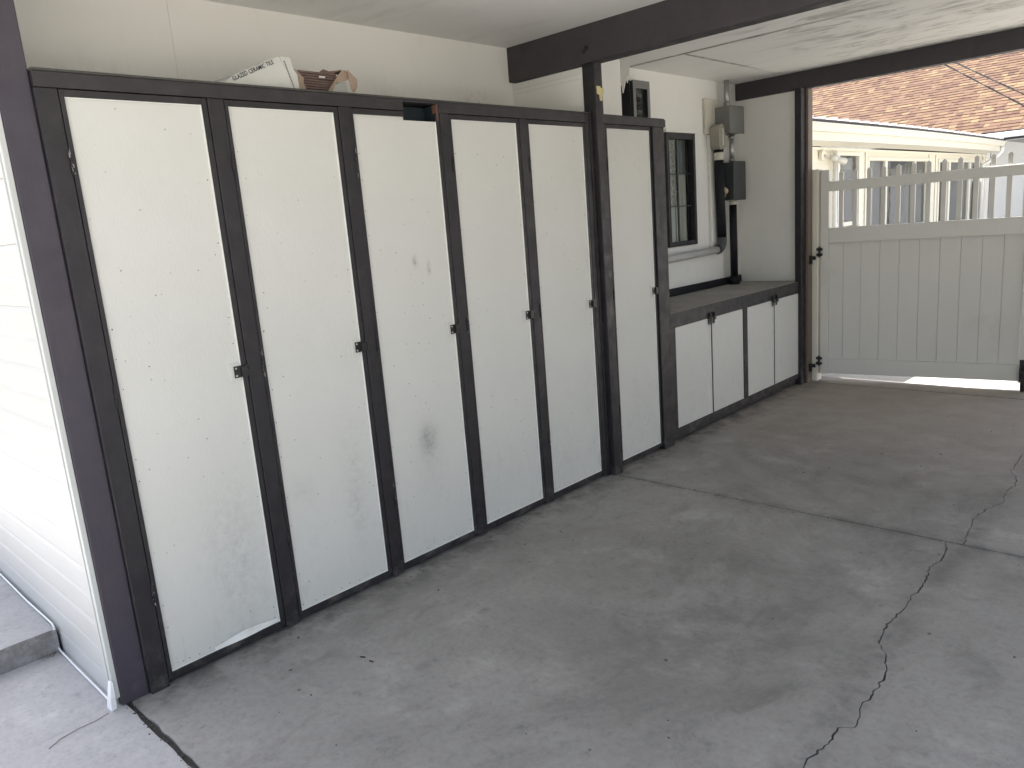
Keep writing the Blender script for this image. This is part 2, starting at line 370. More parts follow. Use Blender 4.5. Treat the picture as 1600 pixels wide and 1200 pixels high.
slab([(-4, EY + .004), (-4, 5.60), (4.6, 5.66), (4.6, EY + .004)] + jl(4.6, -.5, EY + .004, .002)[1:], .003, CONC)
bm = bmesh.new(); box(bm, -4, 4.6, -1.2, 5.7, -.11, -.016); tag(obj('floor_base', bm, DIRT, floor))
for (yy, hw, zz, mm) in ((FY, .012, -.0055, DIRT), (JY, .007, -.006, DIRT)):
    bm = bmesh.new(); box(bm, -.5, 4.6, yy - hw, yy + hw, -.05, zz); obj('joint_filler', bm, mm, floor)
# joint filler: gritty lumps in the front joint
bm = bmesh.new()
for i in range(420):
    x = rc.uniform(-.03, 1.2) if i < 300 else rc.uniform(0, 1.9); y = FY + rc.gauss(-.002, .008) if i < 300 else JY + rc.gauss(0, .006)
    r = rc.uniform(.0015, .0042); v = bmesh.ops.create_icosphere(bm, subdivisions=1, radius=r)['verts']
    bmesh.ops.translate(bm, vec=(x, y, r * .2 if rc.random() < .25 else -.006), verts=v)
o = obj('joint_grit', bm, simple('dark_grit', (.07, .066, .06), .95, var=.7, scale=200), floor); o['kind'] = 'stuff'

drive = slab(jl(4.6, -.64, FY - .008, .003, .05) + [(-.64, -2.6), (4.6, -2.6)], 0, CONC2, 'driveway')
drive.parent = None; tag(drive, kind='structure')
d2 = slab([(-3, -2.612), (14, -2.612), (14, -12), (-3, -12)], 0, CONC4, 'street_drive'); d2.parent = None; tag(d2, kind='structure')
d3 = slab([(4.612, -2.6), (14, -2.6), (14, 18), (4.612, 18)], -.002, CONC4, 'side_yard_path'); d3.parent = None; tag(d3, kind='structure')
d4 = slab([(-.95, 5.61), (4.6, 5.67), (4.6, 9.0), (-.95, 9.0)], -.006, CONC3, 'garden_path'); d4.parent = None; tag(d4, kind='structure')
d5 = slab([(-.95, 9.01), (4.6, 9.01), (4.6, 16), (-.95, 16)], -.006, CONC3, 'patio'); d5.parent = None; tag(d5, kind='structure')
# porch slab with its curb face
po = slab([(-4, -.345), (-.625, -.345)] + [(-.640 + rc.uniform(-.003, .003), -.36 - i * .06) for i in range(38)] + [(-4, -2.6)], .098, CONC2, 'porch_slab', .2)
po.parent = None; tag(po, kind='structure')

# ------------------------------------------------------------------ building shell (walls, roof, ceiling)
bw = empty('back_wall', (XB, 2.5, 0), 'off-white painted back wall of the carport rising behind the tall cabinets and workbench', 'wall')
# sheets of the wall, split by seams; the window opening lies in the last sheet
def wallsheet(y0, y1, z0=0, z1=CZ + .02, x=XB):
    return bx('wall_sheet', (x - .06, x, y0, y1, z0, z1), WALL, bw, .0015)
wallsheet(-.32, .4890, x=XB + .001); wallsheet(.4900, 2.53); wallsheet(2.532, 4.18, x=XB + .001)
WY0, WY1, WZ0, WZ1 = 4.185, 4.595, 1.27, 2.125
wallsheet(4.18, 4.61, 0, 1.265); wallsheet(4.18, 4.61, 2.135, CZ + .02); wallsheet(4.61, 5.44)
bx('wall_core', (XB - .13, XB - .062, -.32, 4.17, 0, 2.7), ROOFM, bw); bx('wall_core', (XB - .13, XB - .062, 4.62, 5.5, 0, 2.7), ROOFM, bw)
bx('wall_core', (XB - .13, XB - .062, 4.17, 4.62, 0, 1.26), ROOFM, bw); bx('wall_core', (XB - .13, XB - .062, 4.17, 4.62, 2.14, 2.7), ROOFM, bw)

ew = empty('end_wall', (-.3, 5.37, 0), 'white plywood end panel closing the carport between back wall and far corner post', 'wall')
bx('wall_sheet', (XB, -.03, 5.36, 5.38, 0, 2.43), WALL, ew, .001)
bx('wall_core', (-4, -.04, 5.385, 5.46, 0, 2.7), ROOFM, ew)
bx('corner_bead', (XB + .0005, XB + .012, 5.347, 5.359, .88, 2.56), WALL, ew, .002)

rw = empty('added_side_wall', (3.66, 2.5, 0), 'added unseen wall on the right of the carport, holding back side light', 'wall')
bx('wall_sheet', (3.66, 3.72, 2.4, 5.43, 0, 2.55), WALL, rw, .002)  # unseen wall, added to darken the far end of the interior
pw = empty('gable_panel', (-.3, 2.54, 2.1), 'small white panel under the middle beam above the cabinet tops', 'wall panel')
bx('board', (XB, -.035, 2.535, 2.55, 2.08, 2.36), WALL, pw, .001)
for z in (2.30, 2.325): bx('batten', (XB + .003, -.036, 2.5305, 2.5345, z, z + .004), LIP, pw, 0)

roof = empty('carport_roof', (1, 2, CZ), 'flat carport roof with painted plywood ceiling sheets between the dark beams', 'roof')
def cs(x0, x1, y0, y1, dz=0): return bx('ceiling_sheet', (x0, x1, y0, y1, CZ + dz, CZ + .003 + dz), CEIL, roof, 0)
cs(XB, 1.9, -.77, 1.2495); cs(1.9035, 3.62, -.77, 1.2495); cs(XB, 1.9, 1.2525, 2.499); cs(1.9035, 3.62, 1.2525, 2.499)
cs(XB, 3.62, 2.60, 3.733)
cs(XB, -.132, 3.745, 5.33); cs(-.124, 2.3, 3.745, 5.33); cs(2.3035, 3.62, 3.748, 5.33)
cs(XB, 3.62, 5.43, 5.60)
bx('ceiling_void', (XB, 3.61, -.76, 5.59, CZ + .0045, CZ + .029), DIRT, roof, 0)
bx('roof_deck', (-4.2, 3.62, -.77, 5.60, CZ + .03, CZ + .16), ROOFM, roof, .003)
bx('fascia', (XB, 3.64, 5.602, 5.625, CZ - .02, CZ + .17), BROWNX, roof); bx('fascia', (-4.2, 3.64, -.795, -.772, CZ - .02, CZ + .17), BROWNX, roof)
bx('fascia', (3.642, 3.665, -.795, 5.625, CZ - .02, CZ + .17), BROWNX, roof)

def beam(y0, y1, z0, label, x1=3.62):
    o = bx('beam', (XB + .001, x1, y0, y1, z0, CZ + .02), BROWNX, None, .004)
    tag(o, label, 'beam', 'dark ceiling beams'); return o
beam(2.50, 2.598, 2.366, 'dark brown beam crossing the middle of the ceiling on top of the post')
beam(5.332, 5.428, 2.424, 'dark brown far beam above the gate opening')
# brown corbels
# posts
def post(b, label, mat=BROWN, extra=None):
    o = empty('post', ((b[0] + b[1]) / 2, (b[2] + b[3]) / 2, 0), label, 'post', 'dark carport posts')
    bx('shaft', b, mat, o, .004)
    return o
p1 = post((-.11, -.018, -.325, -.232, 0, 2.555), 'wide dark plum post at the near corner beside the white siding', PURPLE)
bx('edge_board', (-.11, -.001, -.2315, -.1655, .0, 2.0545), BROWN, p1, .003)
p2 = post((-.05, .034, 2.528, 2.598, 0, 2.40), 'dark post under the middle beam between the fifth and sixth tall doors')
bx('side_board', (-.05, .008, 2.500, 2.526, .004, 2.12), BROWN, p2, .003)
bx('foot_block', (-.05, .040, 2.524, 2.600, 0, .055), BROWN, p2, .004)
bm = bmesh.new()
for (dy, dz) in ((0, 0), (.02, .012)):
    v = bmesh.ops.create_cone(bm, cap_ends=True, segments=10, radius1=.014, radius2=.012, depth=.008)['verts']
    bmesh.ops.rotate(bm, matrix=Matrix.Rotation(pi / 2, 3, 'X'), verts=v); bmesh.ops.translate(bm, vec=(-.01 + dy, 2.497, 2.43 + dz), verts=v)
obj('bolt_head', bm, BROWN, p2)
p3 = post((-.03, .026, 5.262, 5.372, 0, 2.43), 'dark corner post at the far end of the low cabinets beside the gate')
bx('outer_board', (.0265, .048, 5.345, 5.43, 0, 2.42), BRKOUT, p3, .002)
for z in (1.02, .10):
    bm = bmesh.new(); box(bm, .049, .075, 5.36, 5.372, z, z + .07); box(bm, .049, .10, 5.3725, 5.38, z + .035, z + .065); obj('latch_bracket', bm, HASP, p3, .001)
post((3.54, 3.615, 2.505, 2.595, 0, 2.366), 'dark post under the right end of the middle beam')
post((3.54, 3.615, 5.335, 5.425, 0, 2.424), 'dark post under the right end of the far beam')

# ------------------------------------------------------------------ siding wall
sw = empty('siding_wall', (-1, -.33, 0), 'white wood-grain vinyl siding wall at the left edge beside the plum post', 'wall')
SY = -.327
SX = -.045
def side_board(k):
    z0 = .02 + k * .2 - .02
    bm = bmesh.new()
    # dutch lap profile: (offset from wall, z)
    prof = [(0, 0), (.006, .0), (.0068, .004), (.006, .078), (.003, .096), (.0052, .104), (.0052, .180), (.0015, .198), (.0, .2)]
    xs = [SX, -.35, -.64, -.9, -1.5, -2.2, -3, -4]
    rows = []
    for x in xs:
        rows.append([bm.verts.new((x, SY - off, z0 + z)) for off, z in prof])
    for a, b in zip(rows, rows[1:]):
        for i in range(len(prof) - 1):
            bm.faces.new((a[i], a[i + 1], b[i + 1], b[i]))
    bm.faces.new(rows[0]); bm.faces.new(rows[-1][::-1])
    return obj('siding_board', bm, SIDING, sw)
for k in range(13): side_board(k)
bx('sheathing', (-4, SX, SY + .001, SY + .05, 0, 2.7), ROOFM, sw)
bx('corner_trim', (SX + .001, -.020, SY - .016, SY + .001, .035, 2.56), SIDTRIM, sw, .002)
bx('corner_trim', (SX - .008, SX + .0005, SY - .020, SY - .0145, .03, 2.56), SIDTRIM, sw, .001)
# starter strip with a bent corner, stepping over the porch slab
bm = bmesh.new()
st = [(-.022, -.352, .006), (-.06, -.348, .012), (-.2, -.346, .009), (-.4, -.349, .013), (-.62, -.347, .010), (-.632, -.347, .02), (-.636, -.348, .11), (-.66, -.347, .116), (-1, -.349, .112), (-1.6, -.347, .115), (-2.4, -.349, .112), (-4, -.347, .112)]
tube(bm, st, .0038, 6); obj('starter_strip', bm, WHITEM, sw)
bm = bmesh.new()
g = [[(-.014, -.345, 0.002), (-.012, -.362, .002), (-.05, -.366, .003)], [(-.010, -.344, .05), (-.008, -.360, .05), (-.045, -.358, .05)], [(-.014, -.342, .10), (-.019, -.346, .11), (-.046, -.347, .10)]]
V = [[bm.verts.new(p) for p in r] for r in g]
for i in range(2):
    for j in range(2): bm.faces.new((V[i][j], V[i][j + 1], V[i + 1][j + 1], V[i + 1][j]))
o = obj('bent_corner_flap', bm, WHITEM, sw); s_ = o.modifiers.new('s', 'SOLIDIFY'); s_.thickness = .0015
o['label'] = 'torn curled foot of the corner trim'
bm = bmesh.new()
for i in range(40):
    x = -.63 + rc.gauss(0, .012); y = -.375 + rc.gauss(0, .022); a = rc.uniform(0, pi); L = rc.uniform(.004, .014)
    tube(bm, [(x, y, .002 + rc.random() * .004), (x + L * cos(a), y + L * sin(a), .002 + rc.random() * .005)], .0009, 4)
tag(obj('leaf_litter', bm, simple('dry_litter', (.20, .16, .10), .9, var=.4, scale=80)), 'small dry litter gathered at the foot of the porch step', 'litter', kind='stuff')
bm = bmesh.new()
tube(bm, [(-.012, -.372, .003), (.0, -.42, .004), (-.005, -.47, .003), (.005, -.53, .003), (.03, -.57, .003)], .0011, 5)
tag(obj('thin_twig', bm, simple('twig', (.10, .09, .08), .9)), 'thin curved dry stem lying on the driveway below the siding corner', 'twig')

# ------------------------------------------------------------------ cabinets
def panel_mesh(y0, y1, z0, z1, x, notch=None):
    bm = bmesh.new(); ny = 7; nz = 24
    # slightly bowed sheet, so light does not fall on a perfect plane
    r = random.Random(int(y0 * 1000))
    ph = r.uniform(0, 6); A = r.uniform(.0008, .0022)
    grid = [[bm.verts.new((x + A * sin(ph + (j / nz) * 5) * sin(pi * i / ny) + r.uniform(-.0002, .0002), y0 + (y1 - y0) * i / ny, z0 + (z1 - z0) * j / nz)) for i in range(ny + 1)] for j in range(nz + 1)]
    for j in range(nz):
        for i in range(ny):
            f = bm.faces.new((grid[j][i], grid[j][i + 1], grid[j + 1][i + 1], grid[j + 1][i])); f.smooth = True
    if notch: pass
    return bm
def hasp(par, y, z):
    bm = bmesh.new(); box(bm, -.0065, -.0015, y - .054, y - .0125, z - .034, z + .034); obj('backing_plate', bm, PANEL, par, .0012)
    bm = bmesh.new(); box(bm, .0005, .0035, y - .038, y + .034, z - .021, z + .023); box(bm, .004, .014, y - .012, y + .012, z - .018, z + .020)
    for dz in (-.014, .014): tube(bm, [(.004, y + .016, z + dz), (.015, y + .016, z + dz * .6), (.015, y + .016, z)], .0022, 6)
    obj('hasp', bm, HASP, par, .0008)
    bm = bmesh.new()
    for dz in (-.013, .015):
        v = bmesh.ops.create_uvsphere(bm, u_segments=8, v_segments=5, radius=.0042)['verts']; bmesh.ops.translate(bm, vec=(.0035, y - .030, z + dz), verts=v)
    obj('screw', bm, SCREW, par)
def hinge(par, y, z, worn):
    bm = bmesh.new(); tube(bm, [(.0045, y, z - .035), (.006, y, z + .035)], .0026, 8)
    for k in (-.012, .012): box(bm, .0015, .0112, y - .0052, y + .0052, z + k - .0007, z + k + .0007)
    h = obj('hinge', bm, BROWN, par)
    if worn:
        r = random.Random(int(z * 97 + y * 31)); bm = bmesh.new()
        for q in range(6):
            zc = z + r.gauss(0, .03); yc = y + r.uniform(-.004, .004); w = r.uniform(.0006, .0022); h_ = r.choice((.002, .003, .005, .012, .02))
            P = [(.0110, yc - w * r.uniform(.5, 1), zc + r.uniform(-.001, .001)), (.0110, yc + w, zc - r.uniform(0, .002)), (.0110, yc + w * r.uniform(.2, 1), zc + h_ * .6), (.0110, yc, zc + h_), (.0110, yc - w, zc + h_ * r.uniform(.3, .7))]
            prism(bm, P, (.0006, 0, 0))
        q_ = obj('chipped_paint', bm, CHIP, par); q_['kind'] = 'stuff'
def nails(par, y0, y1, z0, z1, x, seed):
    r = random.Random(seed); bm = bmesh.new()
    P = [(y, z0 + .018 + r.uniform(-.006, .006)) for y in [y0 + .02 + i * (y1 - y0 - .04) / 9 + r.uniform(-.01, .01) for i in range(10)]]
    P += [(y0 + .012 + r.uniform(-.003, .003), z0 + .05 + i * .11 + r.uniform(-.02, .02)) for i in range(17)]
    P += [(y1 - .016 + r.uniform(-.003, .003), z0 + .05 + i * .12 + r.uniform(-.02, .02)) for i in range(15)]
    for (y, z) in P:
        if z > z1 - .03 or r.random() < .22: continue
        v = bmesh.ops.create_cone(bm, cap_ends=True, segments=6, radius1=r.uniform(.0012, .0026), radius2=.001, depth=.0012)['verts']
        bmesh.ops.rotate(bm, matrix=Matrix.Rotation(pi / 2, 3, 'Y'), verts=v); bmesh.ops.translate(bm, vec=(x + .0012, y, z), verts=v)
    o = obj('nail_head', bm, NAIL, par); o['kind'] = 'stuff'

def door(cab, y0, y1, zt, hz, label, seed, notch=None, gap_tilt=0, worn=True, haspy=None):
    """y0,y1: white panel edges. Door leaf is wider than the panel by its dark border."""
    zb = .050; b = .021; bt = .022; L0, L1, Z0, Z1 = y0 - .014, y1 + b, .028, zt + bt
    d = empty('door', (0, (L0 + L1) / 2, Z0)); d.parent = cab; d.matrix_parent_inverse = WM[cab.name].inverted(); d['label'] = label
    bm = bmesh.new()
    box(bm, -.022, 0, L0, y0, Z0, Z1); box(bm, -.022, 0, y1, L1, Z0, Z1)
    if notch:
        n0, n1, nz = notch
        box(bm, -.022, 0, y0, n0, zt, Z1)
    else: box(bm, -.022, 0, y0, y1, zt, Z1)
    box(bm, -.022, 0, y0, y1, Z0, zb)
    obj('door_frame', bm, BROWN, d, .0015)
    if notch:
        n0, n1, nz = notch
        obj('panel', panel_mesh(y0, y1, zb, nz, -.007), PANEL, d)
        bm = bmesh.new(); box(bm, -.012, -.007, y0, n0, nz, zt); obj('panel', bm, PANEL, d)
        bx('lip', (-.0068, -.001, y1 - .0045, y1 - .0003, zb, nz), LIP, d, .0005)
    else:
        obj('panel', panel_mesh(y0, y1, zb, zt, -.007), PANEL, d)
        bx('lip', (-.0068, -.0006, y1 - .0045, y1 - .0003, zb, zt), LIP, d, .0005)
        bx('lip', (-.0068, -.0012, y0, y1 - .005, zt - .003, zt - .0003), LIP, d, .0005)
    bx('lip', (-.0068, -.0012, y0, y1 - .005, zb + .0003, zb + .003), LIP, d, .0005)
    nails(d, y0, y1, zb, zt, -.007, seed)
    hasp(d, haspy if haspy is not None else y1 + .006, hz)
    for k, z in enumerate((.37, 1.08, 1.83)): hinge(d, L0 - .003, z, (seed + k) % 2 == 0 and worn)
    return d
cab = empty('tall_cabinet', (-.28, 1.15, 0), 'long row of five tall white-panelled doors in a dark brown frame below the tile carton', 'cabinet')
yd = [(-.150, .286), (.386, .830), (.926, 1.373), (1.467, 1.903), (1.998, 2.440)]
names = ['nearest door beside the plum post', 'second door from the plum post', 'third door, with the square notch and round stain', 'fourth door', 'fifth door, next to the middle post']
hz = [1.078, 1.080, 1.074, 1.068, 1.058]
NOT = (1.190, 1.379, 2.016)
for k, (a, b) in enumerate(yd):
    door(cab, a, b, 2.03, hz[k], names[k], k, NOT if k == 2 else None)
bm = bmesh.new(); N = 16; A_ = []
for i in range(N + 1):
    t_ = i / N; y_ = .015 + .265 * t_; b_ = sin(pi * t_) ** 1.3
    A_.append((bm.verts.new((-.004 + .010 * b_, y_, .050 + .004 * t_)), bm.verts.new((-.0055 + .002 * b_, y_, .064 + .016 * b_))))
for a_, c_ in zip(A_, A_[1:]): bm.faces.new((a_[0], c_[0], c_[1], a_[1]))
o = obj('curled_veneer', bm, LIP, cab); o.modifiers.new('s', 'SOLIDIFY').thickness = .0012
# face frame: stiles between the doors
ed = [-.168] + []
for k in range(4):
    bx('stile', (-.03, .002 + .0008 * (k % 2), yd[k][1] + .0235, yd[k + 1][0] - .0160, .012, 2.0545), BROWN, cab, .0025)
bx('stile', (-.03, .002, 2.4635, 2.4985, .012, 2.10), BROWN, cab, .0025)
# header, cut out over the third door
bx('header', (-.03, .003, -.2305, NOT[0], 2.055, 2.102), BROWNY, cab, .002); bx('header', (-.03, .003, 1.406, 2.462, 2.055, 2.102), BROWNY, cab, .002)
bx('header_top', (-.03, .0035, NOT[0] + .0005, 1.4055, 2.0915, 2.1015), BROWNY, cab, .001)
bx('raw_wood_edge', (-.03, .001, 1.3805, 1.389, 2.02, 2.091), ORANGE, cab, .001)
bx('header_block', (-.03, .003, 1.3895, 1.4055, 2.055, 2.091), BROWNY, cab, .001)
bm = bmesh.new(); box(bm, -.10, -.095, 1.15, 1.42, 1.9, 2.09); box(bm, -.10, -.031, 1.3895, 1.395, 1.9, 2.09); box(bm, -.095, -.031, 1.15, 1.389, 1.985, 1.99); obj('notch_lining', bm, TEAL, cab)
bx('cabinet_top', (XB + .003, .0065, -.2305, 2.4985, 2.1025, 2.110), DUSTY, cab, .002)
bx('bottom_rail', (-.03, -.022, -.168, 2.4985, .003, .022), BROWNY, cab, .002)
bx('interior_back', (XB + .004, XB + .02, -.165, 2.49, .01, 2.10), ROOM, cab)
bx('interior_floor', (XB + .021, -.031, -.165, 2.49, .005, .02), ROOM, cab)

nc = empty('narrow_cabinet', (-.28, 2.92, 0), 'single tall white door cabinet between the middle post and the low cabinets', 'cabinet')
door(nc, 2.664, 3.094, 2.032, 1.058, None, 6, worn=False)
for c_ in list(bpy.data.objects):
    if c_.name.startswith('door') and c_.get('label') is None and 'label' in c_.keys(): del c_['label']
bx('stile', (-.03, .0025, 2.6005, 2.6465, .012, 2.0545), BROWN, nc, .0025)
bx('stile', (-.03, .012, 3.1185, 3.243, 0, 2.0545), BROWN, nc, .0025)
bx('header', (-.03, .014, 2.6005, 3.262, 2.0555, 2.100), BROWNY, nc, .002)
bx('cabinet_top', (XB + .003, .010, 2.6005, 3.255, 2.1005, 2.106), BROWNY, nc, .001)
bx('side_panel', (XB + .003, -.031, 3.225, 3.2425, .0, 2.099), BROWN, nc, .001)
bx('bottom_rail', (-.03, -.022, 2.6005, 3.117, .003, .022), BROWNY, nc, .002)
bx('interior_back', (XB + .004, XB + .02, 2.61, 3.2, .01, 2.09), ROOM, nc)

lc = empty('low_cabinet', (-.28, 4.25, 0), 'low four-door cabinet with a worn wooden counter beneath the small window', 'cabinet')
bx('counter_top', (XB + .003, -.0005, 3.2435, 5.355, .868, .885), COUNTER, lc, .002)
bx('top_rail', (-.03, .004, 3.2435, 5.261, .790, .8845), BROWNY, lc, .002)
bx('bottom_rail', (-.03, .003, 3.2435, 5.261, .055, .094), BROWNY, lc, .002)
bx('base_rail', (-.05, -.022, 3.2435, 5.261, .012, .0545), BROWNY, lc, .003)
bx('stile', (-.03, .0045, 3.2435, 3.311, .0945, .7895), BROWN, lc, .002)
bx('stile', (-.03, .0045, 4.266, 4.333, .0945, .7895), BROWN, lc, .002)
bx('interior_back', (XB + .004, XB + .02, 3.25, 5.25, .02, .86), ROOM, lc); bx('interior_floor', (XB + .02, -.04, 3.25, 5.25, .03, .04), ROOM, lc)
for k, (a, b, s) in enumerate(((3.313, 3.782, 1), (3.797, 4.264, -1), (4.335, 4.786, 1), (4.806, 5.259, -1))):
    d = empty('low_door', (0, (a + b) / 2, .1)); d.parent = lc; d.matrix_parent_inverse = WM[lc.name].inverted()
    bx('panel', (-.012, .0, a, b - (.008 if s == 1 else 0), .097, .787), PANEL, d, .0015)
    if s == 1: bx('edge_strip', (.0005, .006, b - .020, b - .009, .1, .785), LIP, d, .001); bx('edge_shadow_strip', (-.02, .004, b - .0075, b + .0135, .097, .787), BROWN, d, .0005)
    hy = b - .028 if s == 1 else a + .02
    bm = bmesh.new(); box(bm, .0065, .010, hy - .012, hy + .012, .745, .83); box(bm, .0105, .022, hy - .010, hy + .010, .800, .825)
    tube(bm, [(.012, hy - .006, .80), (.024, hy - .006, .775), (.024, hy + .006, .775), (.012, hy + .006, .80)], .0025, 6)
    obj('latch', bm, HASP, d, .0008)
    bm = bmesh.new()
    for z in (.752, .765):
        v = bmesh.ops.create_uvsphere(bm, u_segments=7, v_segments=4, radius=.0035)['verts']; bmesh.ops.translate(bm, vec=(.0105, hy, z), verts=v)
    obj('screw', bm, SCREW, d)

# ------------------------------------------------------------------ carport window (things on the wall)
win = empty('small_window', (XB, 4.39, 1.27), 'small dark-framed six-pane window in the back wall above the counter', 'window')
bm = bmesh.new()
y0, y1, z0, z1 = 4.178, 4.600, 1.268, 2.132
box(bm, XB - .03, XB + .028, y0, y0 + .034, z0, z1); box(bm, XB - .03, XB + .028, y1 - .034, y1, z0, z1)
box(bm, XB - .03, XB + .0275, y0 + .0345, y1 - .0345, z1 - .046, z1); box(bm, XB - .03, XB + .0275, y0 + .0345, y1 - .0345, z0, z0 + .036)
obj('window_frame', bm, BROWN, win, .002)
bx('window_head', (XB + .001, XB + .034, 4.165, 4.612, 2.133, 2.155), WALL, win, .002)
yy = [4.214, 4.376, 4.384, 4.564]; zz = [1.306, 1.572, 1.578, 1.820, 1.826, 2.084]
bx('mullion', (XB - .016, XB - .004, 4.372, 4.386, 1.3045, 2.0855), DKBOX, win, .001)
for z in (1.574, 1.822): bx('muntin', (XB - .014, XB - .003, 4.2125, 4.3715, z, z + .008), DKBOX, win, .001); bx('muntin', (XB - .014, XB - .003, 4.3865, 4.5655, z, z + .008), DKBOX, win, .001)
for (a, b) in ((4.2130, 4.3717), (4.3863, 4.5650)):
    for (c, d) in ((1.305, 1.5738), (1.5822, 1.8218), (1.8302, 2.085)):
        bm = bmesh.new(); V = [bm.verts.new(p) for p in ((XB - .010, a, c), (XB - .010, b, c), (XB - .010, b, d), (XB - .010, a, d))]; bm.faces.new(V); obj('pane', bm, GLASS2, win)
# sheets just behind the panes; the left ones carry painted bright reflections
def curtain_or_reflection(y0, y1, z0, z1, x, mat, par, folds=5, amp=.012, name='curtain_or_reflection'):
    bm = bmesh.new(); n = folds * 8; r = []
    for z in (z0, z1): r.append([bm.verts.new((x + amp * sin(2 * pi * folds * i / n) + rc.uniform(-.001, .001), y0 + (y1 - y0) * i / n, z)) for i in range(n + 1)])
    for i in range(n): f = bm.faces.new((r[0][i], r[0][i + 1], r[1][i + 1], r[1][i])); f.smooth = True
    return obj(name, bm, mat, par)
def mat_twig_reflection():  # pale reflected branches painted as a pattern
    t = NT('painted_twig_reflection'); n = t.n('ShaderNodeTexVoronoi', feature='DISTANCE_TO_EDGE'); t.l(t.map((1, 1.6, .8)), n.inputs['Vector']); n.inputs['Scale'].default_value = 26
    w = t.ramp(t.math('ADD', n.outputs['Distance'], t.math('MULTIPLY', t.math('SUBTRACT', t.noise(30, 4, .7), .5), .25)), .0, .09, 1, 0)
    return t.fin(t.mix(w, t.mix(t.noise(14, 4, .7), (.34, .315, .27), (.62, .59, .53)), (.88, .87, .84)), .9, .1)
TWIGREFL = mat_twig_reflection()
curtain_or_reflection(4.20, 4.408, 1.58, 2.13, XB - .020, TWIGREFL, win, 3, .003); curtain_or_reflection(4.215, 4.345, 1.25, 1.575, XB - .020, LIP, win, 2, .003); curtain_or_reflection(4.362, 4.408, 1.25, 1.575, XB - .020, LIP, win, 1, .003)  # left panes: branch reflections above, bright reflection below, both painted
curtain_or_reflection(4.412, 4.53, 1.25, 1.83, XB - .030, CURTL, win, 2, .006); curtain_or_reflection(4.42, 4.62, 1.25, 2.2, XB - .07, CURT, win, 4, .012)

# ------------------------------------------------------------------ electrical gear
G = 'boxes and pipes on the back wall'
def thing_box(name, b, mat, label, cat, bev=.004, lid=None):
    o = empty(name, ((b[0] + b[1]) / 2, (b[2] + b[3]) / 2, b[4]), label, cat)
    bx('body', b, mat, o, bev)
    if lid: bx('lid', lid, mat, o, .004)
    return o
duct = empty('white_duct', (-.5, 3.42, 2.1), 'rounded white boxed duct rising to the ceiling just right of the middle post', 'duct')
bm = bmesh.new()
pts = []
for i in range(9):
    a = pi / 2 * i / 8; pts.append((XB + .10 + .04 * cos(a), 3.56 + .04 * sin(a), 2.107))
poly = [(XB + .002, 3.12, 2.107), (XB + .14, 3.12, 2.107)] + [(XB + .10 + .04 * cos(pi/2*i/8), 3.44 + .04 * sin(pi/2*i/8), 2.107) for i in range(9)] + [(XB + .002, 3.48, 2.107)]
prism(bm, poly, (0, 0, CZ - 2.107 - .002)); obj('body', bm, WALL, duct)
bx('foot_strip', (XB + .004, XB + .155, 3.15, 3.50, 2.108, 2.122), WALL, duct, .002)

bp = empty('breaker_panel', (-.5, 3.74, 2.1), 'open dark grey breaker panel above the narrow cabinet with torn white wallboard over it', 'breaker panel')
PX = XB + .10
bm = bmesh.new(); box(bm, XB + .002, PX, 3.655, 3.662, 2.10, 2.452); box(bm, XB + .002, PX, 3.848, 3.855, 2.10, 2.452); box(bm, XB + .002, PX, 3.6625, 3.8475, 2.444, 2.452); box(bm, XB + .002, PX - .03, 3.6625, 3.8475, 2.10, 2.4435)
obj('enclosure', bm, DKBOX, bp, .002)
bm = bmesh.new(); box(bm, PX, PX + .004, 3.650, 3.684, 2.10, 2.455); box(bm, PX, PX + .004, 3.826, 3.858, 2.10, 2.455); box(bm, PX, PX + .004, 3.6845, 3.8255, 2.40, 2.455)
obj('trim_frame', bm, GREYBOX, bp, .001)
for z, m in ((2.345, DKBOX), (2.318, BLACKP), (2.291, BLACKP), (2.264, BLACKP), (2.238, DKBOX), (2.205, BLACKP), (2.165, WHITEM)):
    bx('breaker_switch', (PX - .029, PX - .004, 3.705, 3.765, z, z + .022), m, bp, .002)
bm = bmesh.new()   # torn wallboard spikes over the side
sp = [(XB + .02, CZ - .005), (XB + .115, CZ - .005), (XB + .112, 2.46), (XB + .098, 2.49), (XB + .092, 2.43), (XB + .078, 2.455), (XB + .062, 2.40), (XB + .05, 2.37), (XB + .042, 2.43), (XB + .03, 2.42), (XB + .022, 2.47)]
prism(bm, [(x, 3.600, z) for x, z in sp], (0, .008, 0)); obj('torn_wallboard', bm, WALL, bp)
bm = bmesh.new(); prism(bm, [(XB + .003, 3.635, CZ - .005), (XB + .018, 3.635, CZ - .005), (XB + .018, 3.635, 2.46), (XB + .010, 3.635, 2.44), (XB + .003, 3.635, 2.5)], (0, .008, 0)); obj('torn_wallboard', bm, WALL, bp)
bx('void_board', (XB + .002, XB + .09, 3.625, 3.6345, 2.10, 2.45), BLACKP, bp, .001)

